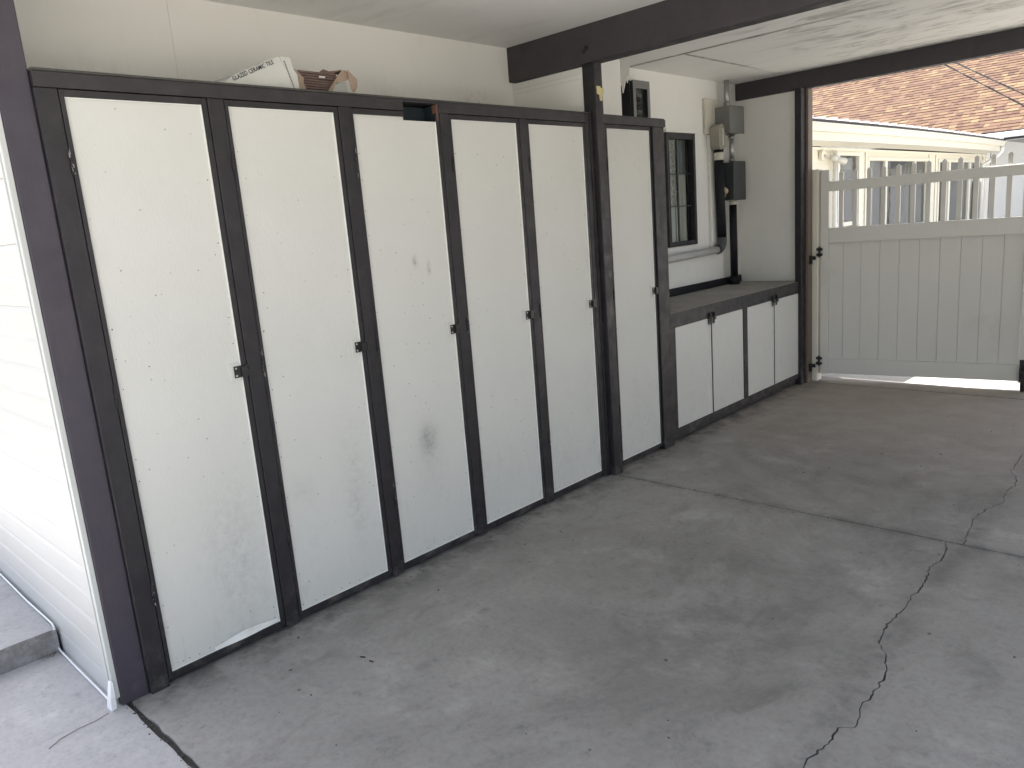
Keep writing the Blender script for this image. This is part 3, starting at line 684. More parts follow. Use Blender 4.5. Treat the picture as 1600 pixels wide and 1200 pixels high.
cv = bx('cover_plate', (XB + .001, XB + .028, 4.780, 4.995, 2.135, 2.412), OLDW, None, .006)
tag(cv, 'flat white cover box on the back wall left of the upper grey junction box', 'cover box')
bx2 = empty('junction_box', (-.5, 5.04, 2.13), 'upper mid-grey junction box with a rounded lid under the ceiling conduit', 'junction box')
bx('body', (XB + .001, XB + .150, 4.925, 5.160, 2.135, 2.342), GREYBOX, bx2, .006); bx('lid', (XB + .1505, XB + .166, 4.918, 5.168, 2.130, 2.348), GREYBOX, bx2, .010, None)
bm = bmesh.new()
for (y, z) in ((4.93, 2.14), (5.155, 2.335)):
    v = bmesh.ops.create_uvsphere(bm, u_segments=7, v_segments=4, radius=.005)['verts']; bmesh.ops.translate(bm, vec=(XB + .167, y, z), verts=v)
obj('screw', bm, SCREW, bx2)
bx3 = empty('junction_box', (-.5, 5.08, 1.6), 'lower dark grey junction box above the black riser pipe', 'junction box')
bx('body', (XB + .001, XB + .155, 4.980, 5.175, 1.600, 1.905), DKBOX, bx3, .004); bx('lid', (XB + .1555, XB + .164, 4.972, 5.182, 1.594, 1.910), DKBOX, bx3, .004)
bm = bmesh.new(); v = bmesh.ops.create_uvsphere(bm, u_segments=7, v_segments=4, radius=.005)['verts']; bmesh.ops.translate(bm, vec=(XB + .165, 5.08, 1.78), verts=v); obj('screw', bm, DKBOX, bx3)

def conduit(name, pts, r, mat, label, cat, rings=()):
    o = empty(name, pts[0], label, cat); bm = bmesh.new(); tube(bm, pts, r, 14); obj('pipe', bm, mat, o)
    for p, q, rr, m in rings:
        bm = bmesh.new(); tube(bm, [p, q], rr, 14); obj('coupling', bm, m, o)
    return o
cx = XB + .07
conduit('conduit', [(cx, 5.052, 2.342), (cx, 5.052, CZ)], .021, STEEL, 'short bright metal conduit from the ceiling into the upper junction box', 'conduit',
        [((cx, 5.052, 2.35), (cx, 5.052, 2.39), .026, STEEL)])
conduit('conduit', [(XB + .08, 5.105, 1.91), (XB + .08, 5.105, 2.134)], .021, STEEL, 'bright metal conduit linking the upper and lower junction boxes', 'conduit',
        [((XB + .08, 5.105, 2.095), (XB + .08, 5.105, 2.125), .027, STEEL), ((XB + .08, 5.105, 1.912), (XB + .08, 5.105, 1.935), .027, STEEL)])
conduit('riser_pipe', [(XB + .08, 5.11, .95), (XB + .08, 5.105, 1.598)], .032, BLACKP, 'black riser pipe from the counter up to the lower junction box', 'pipe',
        [((XB + .08, 5.105, 1.560), (XB + .08, 5.105, 1.597), .034, OLDW), ((XB + .08, 5.11, .886), (XB + .08, 5.11, .955), .046, BLACKP)])
# second riser: vinyl head, taped joint, black pipe, elbow and horizontal white pipe
rs = empty('drain_pipe', (-.5, 4.9, 1.17), 'black pipe with tan cap that bends into a horizontal white pipe below the window', 'pipe')
bm = bmesh.new()
hy, hx = 4.885, XB + .045
ring = [(hx - .04, 0)]
bmx = [(hy + .058 * cos(a), 2.155 + .055 * sin(a)) for a in [pi * i / 10 for i in range(11)]] + [(hy - .054, 2.035), (hy - .03, 2.005), (hy + .03, 2.005), (hy + .054, 2.035)]
prism(bm, [(XB + .03, y, z) for y, z in bmx], (.085, 0, 0)); obj('cap', bm, TAN, rs, .006)
bx('cap_rib', (XB + .1155, XB + .122, hy - .010, hy + .008, 2.04, 2.17), OLDW, rs, .002)
bm = bmesh.new(); tube(bm, [(XB + .075, 4.888, 1.955), (XB + .075, 4.886, 2.010)], .041, 14); obj('band', bm, BLACKP, rs)
bm = bmesh.new(); tube(bm, [(XB + .075, 4.888, 1.925), (XB + .075, 4.888, 1.985)], .0425, 14); obj('label_sleeve', bm, OLDW, rs)
bm = bmesh.new(); tube(bm, [(XB + .075, 4.888, 1.93), (XB + .072, 4.905, 1.6), (XB + .070, 4.925, 1.29)], .0385, 14); obj('pipe', bm, BLACKP, rs)
bm = bmesh.new(); tube(bm, [(XB + .07, 4.925, 1.30)] + [(XB + .07, 4.925 - .085 * (1 - cos(a)), 1.285 - .085 * sin(a)) for a in [pi / 2 * i / 8 for i in range(9)]], .040, 14); obj('elbow', bm, DKBOX, rs)
bm = bmesh.new(); tube(bm, [(XB + .07, 4.842, 1.200), (XB + .07, 4.4, 1.190), (XB + .065, 3.25, 1.165)], .030, 14); obj('horizontal_pipe', bm, simple('grey_white_pipe', (.42, .42, .40), .5, dirt=(.3, .27, .22)), rs)
bx('backing_board', (XB + .001, XB + .026, 4.835, 4.985, 1.20, 2.13), WALL, rs, .002)
bm = bmesh.new()
for k in range(14):
    v = bmesh.ops.create_icosphere(bm, subdivisions=2, radius=rc.uniform(.014, .028))['verts']
    bmesh.ops.translate(bm, vec=(XB + .07 + rc.uniform(-.02, .03), 4.955 + rc.uniform(-.03, .03), 1.67 + rc.uniform(-.035, .04)), verts=v)
tag(obj('foam_lump', bm, PUTTY), 'yellow-brown lump of foam between the black drain pipe and lower junction box', 'foam')
bx4 = bx('wall_skirting', (XB + .003, XB + .028, 3.245, 5.345, .886, .945), BLACKP, None, .003)
tag(bx4, 'black skirting board along the back of the counter', 'skirting board')

# yellow clip on the middle post
bm = bmesh.new()
prism(bm, [(.0345, y, z) for y, z in ((2.536, 2.244), (2.568, 2.245), (2.570, 2.236), (2.597, 2.236), (2.596, 2.205), (2.583, 2.203), (2.581, 2.170), (2.566, 2.168), (2.560, 2.200), (2.540, 2.203))], (.007, 0, 0))
for (y, z) in ((2.57, 2.19), (2.55, 2.225), (2.585, 2.225)): tube(bm, [(.0415, y, z), (.0435, y, z)], .003, 8)
tag(obj('plastic_bracket', bm, YEL, None, .001), 'yellowed T-shaped plastic bracket screwed to the middle post', 'bracket')

# ------------------------------------------------------------------ tile carton on the cabinet top
box_ = empty('tile_carton', (-.1, .75, 2.11), 'torn white carton of ceramic tiles lying on top of the tall cabinets', 'carton')
FX = -.06
def poly_part(name, pts, th, mat, label=None):
    bm = bmesh.new(); prism(bm, [(FX - t, y, z) for (t, y, z) in pts], (-th, 0, 0)); o = obj(name, bm, mat, box_, .0008)
    return o
# long tilted side with the print, sinking behind the header on the left
poly_part('carton_side', [(0, .40, 2.112), (0, .453, 2.151), (0, .655, 2.237), (.002, .664, 2.215), (0, .705, 2.150), (0, .705, 2.112)], .004, CARTW)
bm = bmesh.new(); V = [bm.verts.new(p) for p in ((FX - .004, .453, 2.151), (FX - .0045, .656, 2.239), (FX - .14, .675, 2.247), (FX - .14, .45, 2.156))]; bm.faces.new(V)
o = obj('carton_top', bm, CARTW, box_); o.modifiers.new('s', 'SOLIDIFY').thickness = .003
poly_part('carton_end', [(.001, .657, 2.237), (.004, .705, 2.238), (.004, .713, 2.198), (.002, .727, 2.176), (.002, .730, 2.112), (.001, .7055, 2.112), (.001, .7055, 2.15), (.001, .6645, 2.215)], .003, CARTW)
poly_part('torn_flap', [(.012, .708, 2.205), (.012, .735, 2.195), (.010, .748, 2.178), (.012, .762, 2.170), (.014, .759, 2.150), (.012, .766, 2.132), (.010, .765, 2.112), (.008, .7305, 2.112), (.008, .729, 2.17), (.010, .716, 2.20)], .003, CARTB)
for k in range(9):
    z = 2.113 + k * .0098
    bm = bmesh.new(); box(bm, FX - .16, FX - .022 - rc.uniform(0, .003), .745, .925 + rc.uniform(-.004, .004), z, z + .0078); obj('tile', bm, TILEB, box_, .0008)
poly_part('tile_label', [(.019, .838, 2.184), (.019, .868, 2.183), (.019, .864, 2.176), (.019, .836, 2.177)], .001, CARTW)
poly_part('carton_flap', [(.006, .852, 2.112), (.006, .918, 2.188), (.010, .946, 2.212), (.008, .965, 2.213), (.004, .985, 2.185), (.004, .958, 2.172), (.004, .905, 2.158), (.004, .872, 2.112)], .003, CARTB)
poly_part('carton_flap', [(.020, .872, 2.112), (.020, .90, 2.155), (.020, .966, 2.172), (.020, .970, 2.112)], .003, simple('grey_carton_inside', (.40, .41, .39), .8))
poly_part('carton_flap', [(-.004, .9635, 2.214), (-.004, .985, 2.196), (-.006, 1.005, 2.178), (-.006, 1.003, 2.150), (-.004, .988, 2.126), (-.004, .976, 2.128), (-.002, .966, 2.17)], .003, CARTB)
bm = bmesh.new(); V = [bm.verts.new(p) for p in ((FX - .03, .86, 2.186), (FX - .02, .945, 2.215), (FX - .02, 1.015, 2.193), (FX - .12, .99, 2.222), (FX - .12, .93, 2.236), (FX - .10, .89, 2.215))]; bm.faces.new(V)
o = obj('carton_lid', bm, simple('brown_print', (.20, .13, .10), .8), box_); o.modifiers.new('s', 'SOLIDIFY').thickness = .003
poly_part('back_board', [(.145, .70, 2.112), (.145, .73, 2.20), (.145, .95, 2.20), (.145, .96, 2.112)], .003, CARTB)
def text(body, size, org, ang, mat, par, name='print', shear=0, sx=1.0):
    c = bpy.data.curves.new(name, 'FONT'); c.body = body; c.size = size; c.extrude = .0003; c.offset = size * .012; c.space_character = 1.12; c.shear = shear; c.resolution_u = 3
    t = bpy.data.objects.new('tmp', c); COL.objects.link(t); bpy.context.view_layer.update()
    me = bpy.data.meshes.new_from_object(t.evaluated_get(bpy.context.evaluated_depsgraph_get())); bpy.data.objects.remove(t)
    # text x -> world +y turned by ang, text y -> world z, facing +x
    M = Matrix.Translation(Vector(org)) @ Matrix.Rotation(ang, 4, 'X') @ Matrix(((0, 0, 1, 0), (sx, 0, 0, 0), (0, 1, 0, 0), (0, 0, 0, 1)))
    me.transform(M); me.materials.clear(); me.materials.append(mat)
    o = bpy.data.objects.new(name, me); COL.objects.link(o); o.parent = par; o.matrix_parent_inverse = WM[par.name].inverted(); return o
text('GLAZED CERAMIC TILE', .0215, (FX + .0012, .452, 2.132), math.atan2(.083, .195), INK, box_, 'lettering', sx=.78)
for k, (y, z, L) in enumerate(((.672, 2.222, .10),)):
    bm = bmesh.new(); r = random.Random(5); t = 0
    while t < L:
        w = r.uniform(.0025, .005)
        a = Vector((FX + .0004, y + t * .30, z - t)); box(bm, a.x, a.x + .0004, a.y, a.y + .005, a.z - w * .8, a.z); t += w + .0012
    o = obj('fine_print', bm, INK, box_)

# ------------------------------------------------------------------ gate and its post
gp = empty('gate_post', (.05, 5.49, 0), 'cream vinyl post between the dark corner post and the gate', 'post')
bx('shaft', (.0, .088, 5.45, 5.54, 0, 1.775), CREAMT, gp, .004)
bx('cap', (-.006, .094, 5.444, 5.546, 1.7755, 1.79), CREAMT, gp, .004)
GA = .1454; GO = Vector((.167, 5.48, 0))
gate = empty('picket_gate', GO, 'wide off-white vinyl gate with picket top, standing slightly ajar', 'gate')
GM = Matrix.Translation(GO) @ Matrix.Rotation(GA, 4, 'Z')
def gbox(name, t0, t1, d0, d1, z0, z1, mat=GATEW, bev=.002, pointed=False):
    bm = bmesh.new()
    if pointed:
        m = (t0 + t1) / 2; prism(bm, [(t0, d0, z0), (t1, d0, z0), (t1, d0, z1 - .017), (m, d0, z1), (t0, d0, z1 - .017)], (0, d1 - d0, 0))
    else: box(bm, t0, t1, d0, d1, z0, z1)
    bmesh.ops.transform(bm, matrix=GM, verts=bm.verts); return obj(name, bm, mat, gate, bev)
gbox('gate_stile', -.065, -.0005, -.005, .055, .066, 1.778, bev=.004); gbox('gate_stile', 1.3665, 1.47, -.005, .055, .066, 1.79, bev=.004)
gbox('rail', 0, 1.366, 0, .05, 1.603, 1.683, bev=.004); gbox('rail', 0, 1.366, 0, .05, 1.181, 1.307, bev=.004); gbox('rail', 0, 1.366, 0, .05, .071, .199, bev=.004)
gbox('rail_bead', 0, 1.366, -.0045, -.0005, 1.182, 1.197, bev=.001)
for k in range(13):
    t = .073 + k * .1055
    gbox('picket', t, t + .033, .010, .040, 1.3075, 1.6025, bev=.001)
    gbox('picket', t, t + .033, .010, .040, 1.6835, 1.763 + .0015 * k, bev=.001, pointed=True)
pl = [0, .112, .248, .390, .532, .676, .818, .960, 1.100, 1.238, 1.366]
for a, b in zip(pl, pl[1:]):
    gbox('plank', a + .0006, b - .0006, .016, .030, .1995, 1.1805, bev=.0018)
    
gbox('plank_backing', .002, 1.364, .0305, .034, .1995, 1.1805, bev=0)
for z in (1.08, .15):
    bm = bmesh.new(); box(bm, .080, .128, 5.436, 5.448, z, z + .022); box(bm, .080, .128, 5.436, 5.448, z + .045, z + .067); box(bm, .098, .110, 5.430, 5.452, z - .01, z + .077); obj('hinge', bm, HASP, gate, .001)
bm = bmesh.new()
wv = bmesh.ops.create_cone(bm, cap_ends=True, segments=24, radius1=.075, radius2=.075, depth=.032)['verts']
bmesh.ops.rotate(bm, matrix=Matrix.Rotation(pi / 2, 3, 'Y') , verts=wv); bmesh.ops.transform(bm, matrix=GM @ Matrix.Translation((1.405, -.05, .079)), verts=wv)
obj('wheel', bm, RUB, gate, .01)
bm = bmesh.new(); box(bm, 1.378, 1.386, -.07, -.006, .07, .19); box(bm, 1.424, 1.432, -.07, -.006, .07, .19); box(bm, 1.378, 1.432, -.012, -.006, .15, .24); bmesh.ops.transform(bm, matrix=GM, verts=bm.verts); obj('wheel_bracket', bm, HASP, gate, .001)

# ------------------------------------------------------------------ cream sunroom wing beyond the gate
sr = empty('sunroom', (-.95, 11, 0), 'cream single-storey wing with gutter and tall windows behind the gate', 'house')
WX = -.95; WT = 2.135
Y0, Y1 = 5.47, 15.78
wins = [(8.46, 9.32, .85, 2.095, 'hung'), (9.585, 12.21, .88, 2.04, 'triple'), (12.75, 15.54, .88, 2.035, 'triple')]
def clap(y0, y1, z0, z1):
    """lapped boards of a wall stretch, joined"""
    z = z0
    while z < z1 - .001:
        zt = min(z + .105, z1); prism(bm, [(WX - .05, y0, z), (WX + .007, y0, z), (WX + .001, y0, zt), (WX - .05, y0, zt)], (0, y1 - y0, 0)); z = zt
bm = bmesh.new(); cur = Y0
for (a, b, c, d, k) in wins:
    clap(cur, a, 0, WT); clap(a, b, 0, c); 
    if d < WT: clap(a, b, d, WT)
    cur = b
clap(cur, Y1, 0, WT); obj('wall', bm, CREAM, sr)
bx('frieze', (WX + .008, WX + .022, 7.5, Y1, WT - .035, WT), CREAMT, sr, .002)
for y in (9.36, 9.56, 12.30, 12.66, 15.62): bx('pilaster_board', (WX + .008, WX + .020, y - .018 - .02, y + .018 + .02, 0, WT - .036), CREAMT, sr, .002)
bx('corner_board', (WX - .05, WX + .024, Y1 + .001, Y1 + .08, 0, WT), CREAMT, sr, .002)
for (a, b, c, d, kind) in wins:
    w = empty('window', (WX, a, c)); w.parent = sr; w.matrix_parent_inverse = WM[sr.name].inverted()
    bm = bmesh.new(); fr = .055
    box(bm, WX - .04, WX + .030, a, a + fr, c, d); box(bm, WX - .04, WX + .030, b - fr, b, c, d); box(bm, WX - .04, WX + .029, a + fr, b - fr, d - .045, d); box(bm, WX - .04, WX + .036, a - .02, b + .02, c - .03, c + .03)
    def pane(y0, y1, z0, z1, cur=None, lab=None):
        q = bmesh.new(); V = [q.verts.new(p) for p in ((WX - .012, y0, z0), (WX - .012, y1, z0), (WX - .012, y1, z1), (WX - .012, y0, z1))]; q.faces.new(V); obj('pane', q, GLASS, w)
        if cur: curtain_or_reflection(y0, y1, z0, z1, WX - .13, cur, w, max(2, int((y1 - y0) * 12)), .018, 'curtain_or_reflection')
    if kind == 'hung':
        box(bm, WX - .03, WX + .012, a + fr, b - fr, 1.20, 1.25); pane(a + fr, b - fr, c + .03, 1.20, CURT); pane(a + fr, b - fr, 1.25, d - .045, None)
        q = bmesh.new(); box(q, WX - .08, WX - .07, a + fr, b - fr, 1.89, d - .045); obj('roller_shade', q, WHITEM, w)
        bx('inner_stile', (WX - .03, WX + .010, a + fr + .10, a + fr + .16, c + .03, d - .045), CREAMT, w, .002)
    else:
        L = b - a; m1, m2 = (a + .72, a + 1.98) if a < 10 else (a + .66, a + 1.95)
        box(bm, WX - .04, WX + .022, m1 - .045, m1 + .045, c + .03, d - .045); box(bm, WX - .04, WX + .022, m2 - .045, m2 + .045, c + .03, d - .045)
        pane(a + fr, m1 - .045, c + .03, d - .045, CURT); pane(m1 + .045, m2 - .045, c + .03, d - .045, None); pane(m2 + .045, b - fr, c + .03, d - .045, CURT)
    obj('window_frame', bm, CREAMT, w, .003)
bm = bmesh.new(); box(bm, -4.0, -3.9, 5.5, 15.8, 0, 2.3); box(bm, -3.9, WX - .05, 5.5, 15.7, -.02, .05); box(bm, -3.9, WX - .05, 15.7, 15.76, .05, 2.3); box(bm, -3.9, WX - .05, 8.2, 8.25, .05, 2.3); obj('inner_walls', bm, ROOM, sr)
bx('return_wall', (WX - .05, WX + .02, 15.862, 16.12, 0, 2.33), WHITEM, sr, .001)
# eave: soffit, fascia, gutter, metal roof sheets
EX = -.62
def sag(y): return .018 * math.sin(pi * min(1, max(0, (y - 6.9) / 8.6))) 
ys = [5.64 + i * .32 for i in range(31)]
def run(name, prof, mat, y0=5.64, y1=15.42, n=24):
    bm = bmesh.new(); R = []
    for i in range(n + 1):
        y = y0 + (y1 - y0) * i / n; R.append([bm.verts.new((x, y, z + sag(y))) for x, z in prof])
    m = len(prof)
    for a, b in zip(R, R[1:]):
        for k in range(m): bm.faces.new((a[k], a[(k + 1) % m], b[(k + 1) % m], b[k]))
    bm.faces.new(R[0][::-1]); bm.faces.new(R[-1]); return obj(name, bm, mat, sr)
run('soffit', [(WX + .02, 2.137), (EX - .03, 2.150), (EX - .03, 2.165), (WX + .02, 2.155)], CREAMT)
run('fascia', [(EX - .025, 2.150), (EX - .005, 2.150), (EX - .005, 2.245), (EX - .025, 2.245)], CREAMT)
run('gutter', [(EX - .004, 2.235), (EX + .045, 2.238), (EX + .058, 2.262), (EX + .066, 2.290), (EX + .078, 2.300), (EX + .078, 2.318), (EX + .070, 2.318), (EX + .068, 2.306), (EX - .004, 2.30)], CREAMT)
run('drip_edge', [(EX - .02, 2.318), (EX + .064, 2.319), (EX + .066, 2.341), (EX - .02, 2.345)], DARKM)
for i, y in enumerate(ys):
    if y > 15.2: break
    bm = bmesh.new(); V0 = [(EX + .070, y, 2.346 + sag(y)), (EX + .070, y + .318, 2.350 + sag(y + .318)), (-4.0, y + .318, 2.50), (-4.0, y, 2.49)]
    A = [bm.verts.new(p) for p in V0]; Bv = [bm.verts.new((p[0], p[1], p[2] + (.006 if k in (0, 3) else .030))) for k, p in enumerate(V0)]
    bm.faces.new(A[::-1]); bm.faces.new(Bv)
    for k in range(4): bm.faces.new((A[k], A[(k + 1) % 4], Bv[(k + 1) % 4], Bv[k]))
    obj('roof_sheet', bm, WHITEM, sr)
bm = bmesh.new(); tube(bm, [(EX + .03, 15.38, 2.24), (EX + .02, 15.38, 2.15), (EX - .12, 15.36, 2.02), (WX + .07, 15.34, 1.94), (WX + .065, 15.34, .05)], .035, 8); obj('downspout', bm, WHITEM, sr)
bm = bmesh.new(); tube(bm, [(WX + .06, 8.40, 2.10), (WX + .06, 8.40, .05)], .022, 8); tag(obj('wall_conduit', bm, WHITEM), 'thin white vertical conduit on the cream wall below the floodlight', 'conduit')

fl = empty('floodlight', (WX, 8.08, 2.04), 'cream double-headed floodlight on the cream wall near the gate post', 'floodlight')
bm = bmesh.new(); tube(bm, [(WX + .009, 8.08, 2.045), (WX + .05, 8.08, 2.045)], .062, 20); obj('base', bm, CREAMT, fl, .006)
for (a, b, rot_) in (((WX + .05, 8.08, 2.04), (WX + .13, 8.22, 2.00), 0), ((WX + .05, 8.09, 2.03), (WX + .16, 8.40, 1.965), 1)):
    bm = bmesh.new(); d = (Vector(b) - Vector(a)); tube(bm, [a, Vector(a) + d * .55], .012, 8); tube(bm, [Vector(a) + d * .5, b], .022, 14, True, .042); h = obj('lamp_head', bm, OLDW, fl)
    bm = bmesh.new(); tube(bm, [Vector(b), Vector(b) + d.normalized() * .012], .037, 14); obj('lens', bm, simple('lamp_glass', (.55, .58, .58), .15), h)

# ------------------------------------------------------------------ main house with the shingled roof
mh = empty('main_house', (0, 16, 0), 'house with a big tan shingled roof rising behind the cream wing', 'house')
HY = 15.55; HZ = 2.50; SL = .5; RX0, RX1 = -11.0, 9.0
NC = 72; EXP = .143; ca = 1 / math.sqrt(1 + SL * SL); sa = SL * ca
nrm = Vector((0, -sa, ca))
cols = [((.096, .058, .040), 6), ((.106, .066, .044), 5), ((.118, .077, .048), 4), ((.138, .096, .058), 2.6), ((.085, .050, .036), 4), ((.074, .043, .033), 1.6)]
bag = [c for c, w in cols for _ in range(int(w * 4))]
verts = []; faces = []; tint = []; rs_ = random.Random(11)
for c in range(NC):
    x = RX0 - rs_.uniform(0, .3); s0 = c * EXP; s1 = s0 + EXP + .02
    # long runs in one tone as laminated shingles have
    while x < RX1:
        w = rs_.choice((.08, .10, .13, .16, .19)); x1 = min(x + w, RX1)
        th = rs_.choice((.006, .012, .012)); col = rs_.choice(bag); j = rs_.uniform(.88, 1.12)
        def P(xx, s, h): return Vector((xx, HY + s * ca, HZ + s * sa)) + nrm * h
        i0 = len(verts)
        verts += [P(x, s0, 0), P(x1, s0, 0), P(x1, s0, th + .003), P(x, s0, th + .003), P(x, s1, .0015), P(x1, s1, .0015)]
        faces += [(i0, i0 + 1, i0 + 2, i0 + 3), (i0 + 3, i0 + 2, i0 + 5, i0 + 4), (i0, i0 + 3, i0 + 4), (i0 + 1, i0 + 5, i0 + 2)]
        tint += [tuple(min(1, v * j) for v in col) + (1,)] * 4
        x = x1
me = bpy.data.meshes.new('shingles'); me.from_pydata([tuple(v) for v in verts], [], faces)
ca_ = me.color_attributes.new('tint', 'FLOAT_COLOR', 'CORNER'); li = 0
for p, t in zip(me.polygons, tint):
    for _ in p.loop_indices: ca_.data[li].color = t; li += 1
me.materials.append(SHING)
so = bpy.data.objects.new('shingles', me); COL.objects.link(so); so.parent = mh; so.matrix_parent_inverse = WM['main_house'].inverted(); so['kind'] = 'stuff'
top = NC * EXP
bm = bmesh.new(); A_ = Vector((RX0, HY - .0, HZ - .012)); 
prism(bm, [(RX0, HY, HZ - .004), (RX0, HY + top * ca, HZ + top * sa - .004), (RX0, HY + top * ca * 2, HZ - .004), (RX0, HY + top * ca * 2, HZ - .2), (RX0, HY + .05, HZ - .12)], (RX1 - RX0, 0, 0)); obj('roof_body', bm, ROOFM, mh)
bx('drip_edge', (RX0, RX1, HY - .022, HY - .002, HZ - .016, HZ + .004), DARKM, mh, .001)
bx('gutter', (-.90, RX1, HY - .10, HY - .023, HZ - .115, HZ - .020), WHITEM, mh, .010)
bx('gutter_shadow_strip', (-.90, RX1, HY - .0225, HY - .002, HZ - .15, HZ - .017), DARKM, mh, .001)
bx('soffit', (-.9, RX1, HY + .0, HY + .56, HZ - .165, HZ - .151), WHITEM, mh, .001)
bm = bmesh.new(); z = 0
while z < 2.33:
    prism(bm, [(-.92, HY + .60, z), (-.92, HY + .565, z), (-.92, HY + .574, z + .11), (-.92, HY + .60, z + .11)], (RX1 + .7, 0, 0)); z += .11
obj('siding', bm, simple('pale_siding', (.72, .73, .74), .6, var=.03), mh)
bx('rear_wall', (RX0 + .3, RX1 - .3, HY + .61, HY + .7, 0, 2.35), ROOFM, mh)
bm = bmesh.new(); box(bm, -.16, -.10, HY + .50, HY + .563, 0, 2.05); box(bm, .78, .84, HY + .50, HY + .563, 0, 2.05); box(bm, -.10, .78, HY + .50, HY + .563, 1.99, 2.05); obj('door_casing', bm, CREAMT, mh, .003)
dd = bx('door', (-.095, .775, HY + .52, HY + .56, .02, 1.985), simple('white_door', (.78, .79, .80), .4, var=.02), mh, .004)
bm = bmesh.new(); v = bmesh.ops.create_uvsphere(bm, u_segments=10, v_segments=7, radius=.035)['verts']; bmesh.ops.translate(bm, vec=(.02, HY + .49, 1.0), verts=v); obj('handle', bm, STEEL, dd)
# triangle at the eave corner, its shade painted in as grey
bm = bmesh.new(); prism(bm, [(-.60, HY - .02, 2.33), (.6, HY - .02, 2.33), (.6, HY - .02, 2.05)], (0, .03, 0)); obj('eave_shade_triangle', bm, simple('grey_eave_shade', (.26, .25, .22), .7), mh)

# utility wires in front of the roof
for k, (a, b, lab) in enumerate((((-.712, 12, 3.344), (.310, 12, 2.604), 'lower dark twisted service wire crossing in front of the shingled roof'), ((-.571, 12, 3.343), (.302, 12, 2.757), 'upper dark twisted service wire crossing in front of the shingled roof'))):
    A_, B_ = Vector(a), Vector(b); d = B_ - A_; bm = bmesh.new()
    for ph in (0, pi):
        pts = []
        for i in range(141):
            t = -1.5 + i * .05; p = A_ + d * t; p.z += .02 * (t * (t - 1)) * .3
            L = t * d.length; pts.append((p.x + .006 * cos(L * 9 + ph), p.y + .006 * sin(L * 9 + ph), p.z + .006 * sin(L * 9 + ph)))
        tube(bm, pts, .0058, 5)
    tag(obj('service_wire', bm, simple('wire_black', (.03, .03, .035), .6)), lab, 'wire', 'overhead service wires')

# ------------------------------------------------------------------ side yard: white fence and trees (seen in the window reflections)
fence = empty('vinyl_fence', (6.2, 10, 0), 'white vinyl privacy fence along the far side of the yard', 'fence')
FXX = 6.2; y = 6.0
k = 0
while y < 24:
    bx('fence_post', (FXX - .06, FXX + .06, y - .06, y + .06, 0, 1.75), WHITEM, fence, .006)
    bm = bmesh.new(); r = bmesh.ops.create_cone(bm, cap_ends=True, segments=4, radius1=.10, radius2=.0, depth=.08)['verts']; bmesh.ops.rotate(bm, matrix=Matrix.Rotation(pi / 4, 3, 'Z'), verts=r); bmesh.ops.translate(bm, vec=(FXX, y, 1.79), verts=r); obj('post_cap', bm, WHITEM, fence)
    bx('rail', (FXX - .025, FXX + .025, y + .06, y + 1.94, 1.50, 1.58), WHITEM, fence, .004); bx('rail', (FXX - .025, FXX + .025, y + .06, y + 1.94, 1.02, 1.14), WHITEM, fence, .004)
    for j in range(11): bx('board', (FXX - .012, FXX + .012, y + .063 + j * .171, y + .063 + j * .171 + .165, .06, 1.019), WHITEM, fence, 0)
    for j in range(15): bx('picket', (FXX - .011, FXX + .011, y + .10 + j * .125, y + .135 + j * .125, 1.141, 1.499), WHITEM, fence, 0)
    y += 2.0; k += 1
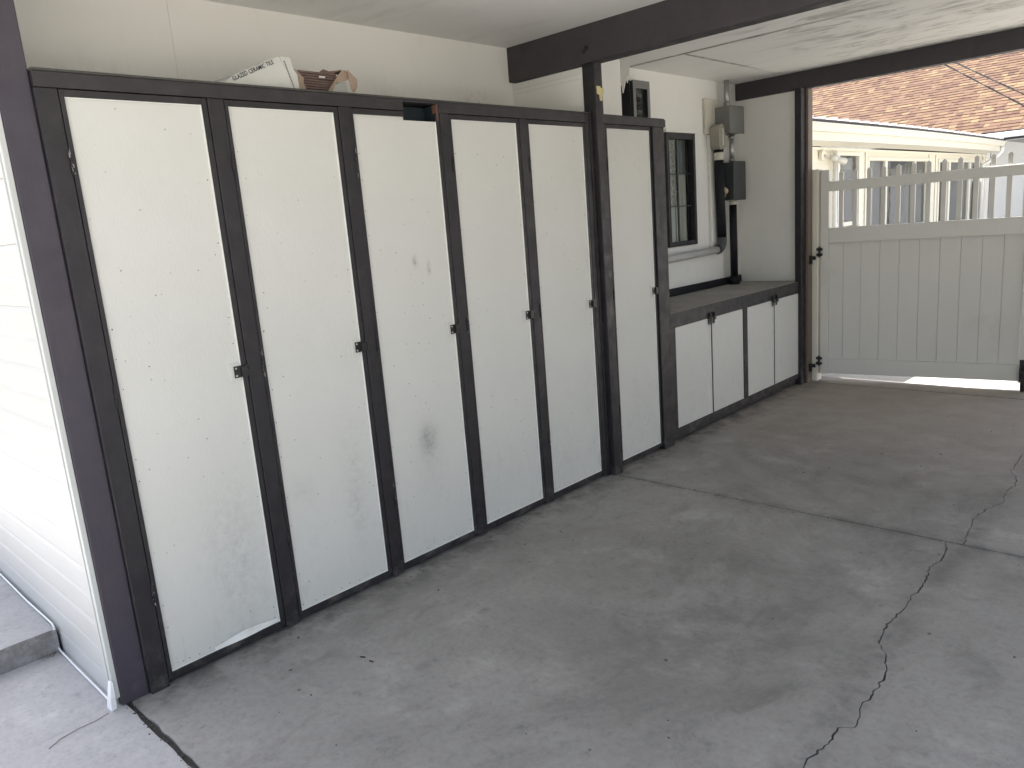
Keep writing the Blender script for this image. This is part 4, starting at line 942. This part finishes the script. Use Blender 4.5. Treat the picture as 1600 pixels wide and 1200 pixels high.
def tree(x, y, h, r, seed, label):
    R = random.Random(seed); t = empty('yard_tree', (x, y, 0), label, 'tree', 'trees behind the white fence')
    bm = bmesh.new(); tube(bm, [(x, y, -.1), (x + .05, y, h * .25), (x - .04, y + .05, h * .5)], .16, 10, True, .09)
    tips = []
    for k in range(9):
        a = R.uniform(0, 2 * pi); z0 = h * R.uniform(.25, .5); L = r * R.uniform(.6, .95)
        p0 = Vector((x, y, z0)); p2 = p0 + Vector((cos(a) * L, sin(a) * L, h * R.uniform(.15, .4))); pm = (p0 + p2) / 2 + Vector((0, 0, .25))
        tube(bm, [p0, pm, p2], .06, 6, True, .02); tips += [pm, p2]
    obj('trunk', bm, BARK, t)
    V = []; F = []; T = []
    for k in range(46):
        c = R.choice(tips) + Vector((R.gauss(0, r * .3), R.gauss(0, r * .3), R.gauss(.2, h * .1))); cr = R.uniform(.3, .65); g = R.uniform(.5, 1.3)
        for _ in range(130):
            d = Vector((R.gauss(0, 1), R.gauss(0, 1), R.gauss(0, .8))).normalized() * cr * R.random() ** .4; p = c + d
            u = Vector((R.uniform(-1, 1), R.uniform(-1, 1), R.uniform(-1, 1))).normalized(); w = u.orthogonal().normalized(); s = R.uniform(.03, .06)
            i = len(V); V += [p - u * s, p + w * s * .5, p + u * s, p - w * s * .5]; F.append((i, i + 1, i + 2, i + 3)); q = g * R.uniform(.8, 1.2); T.append((.085 * q, .105 * q, .042 * q, 1))
    me = bpy.data.meshes.new('crown'); me.from_pydata([tuple(v) for v in V], [], F); a = me.color_attributes.new('tint', 'FLOAT_COLOR', 'CORNER'); li = 0
    for p, c in zip(me.polygons, T):
        for _ in p.loop_indices: a.data[li].color = c; li += 1
    me.materials.append(LEAF); o = bpy.data.objects.new('crown', me); COL.objects.link(o); o.parent = t; o.matrix_parent_inverse = WM[t.name].inverted()
tree(8.4, 11.5, 5.5, 2.2, 1, 'leafy green tree behind the white fence, nearest the carport')
tree(8.8, 16.5, 6.5, 2.6, 2, 'taller leafy tree behind the white fence, in the middle of the yard')
tree(8.2, 22.5, 5.8, 2.4, 4, 'leafy tree behind the white fence at the far end of the yard')

# grit and crumbs scattered on the carport floor
bm = bmesh.new(); R = random.Random(21)
for k in range(110):
    x = R.uniform(.03, 2.4); y = R.uniform(-.2, 5.2)
    if R.random() < .35: x = abs(R.gauss(.03, .04)) + .01
    r = R.uniform(.0012, .0042); v = bmesh.ops.create_icosphere(bm, subdivisions=1, radius=r)['verts']
    bmesh.ops.scale(bm, vec=(R.uniform(.8, 2.4), R.uniform(.8, 1.6), .6), verts=v); bmesh.ops.translate(bm, vec=(x, y, r * .5), verts=v)
tag(obj('floor_grit', bm, simple('floor_grit', (.09, .085, .075), .9, var=.6, scale=5)), 'small crumbs of grit scattered over the concrete floor', 'grit', kind='stuff')
bm = bmesh.new()
for (x, y, a) in ((.42, .37, .4), (.47, .375, .1)): tube(bm, [(x, y, .003), (x + .02 * cos(a), y + .02 * sin(a), .005)], .0028, 5)
tag(obj('dead_leaf_bit', bm, NAIL), 'small dark crumpled leaf bit on the floor before the second tall door', 'leaf')
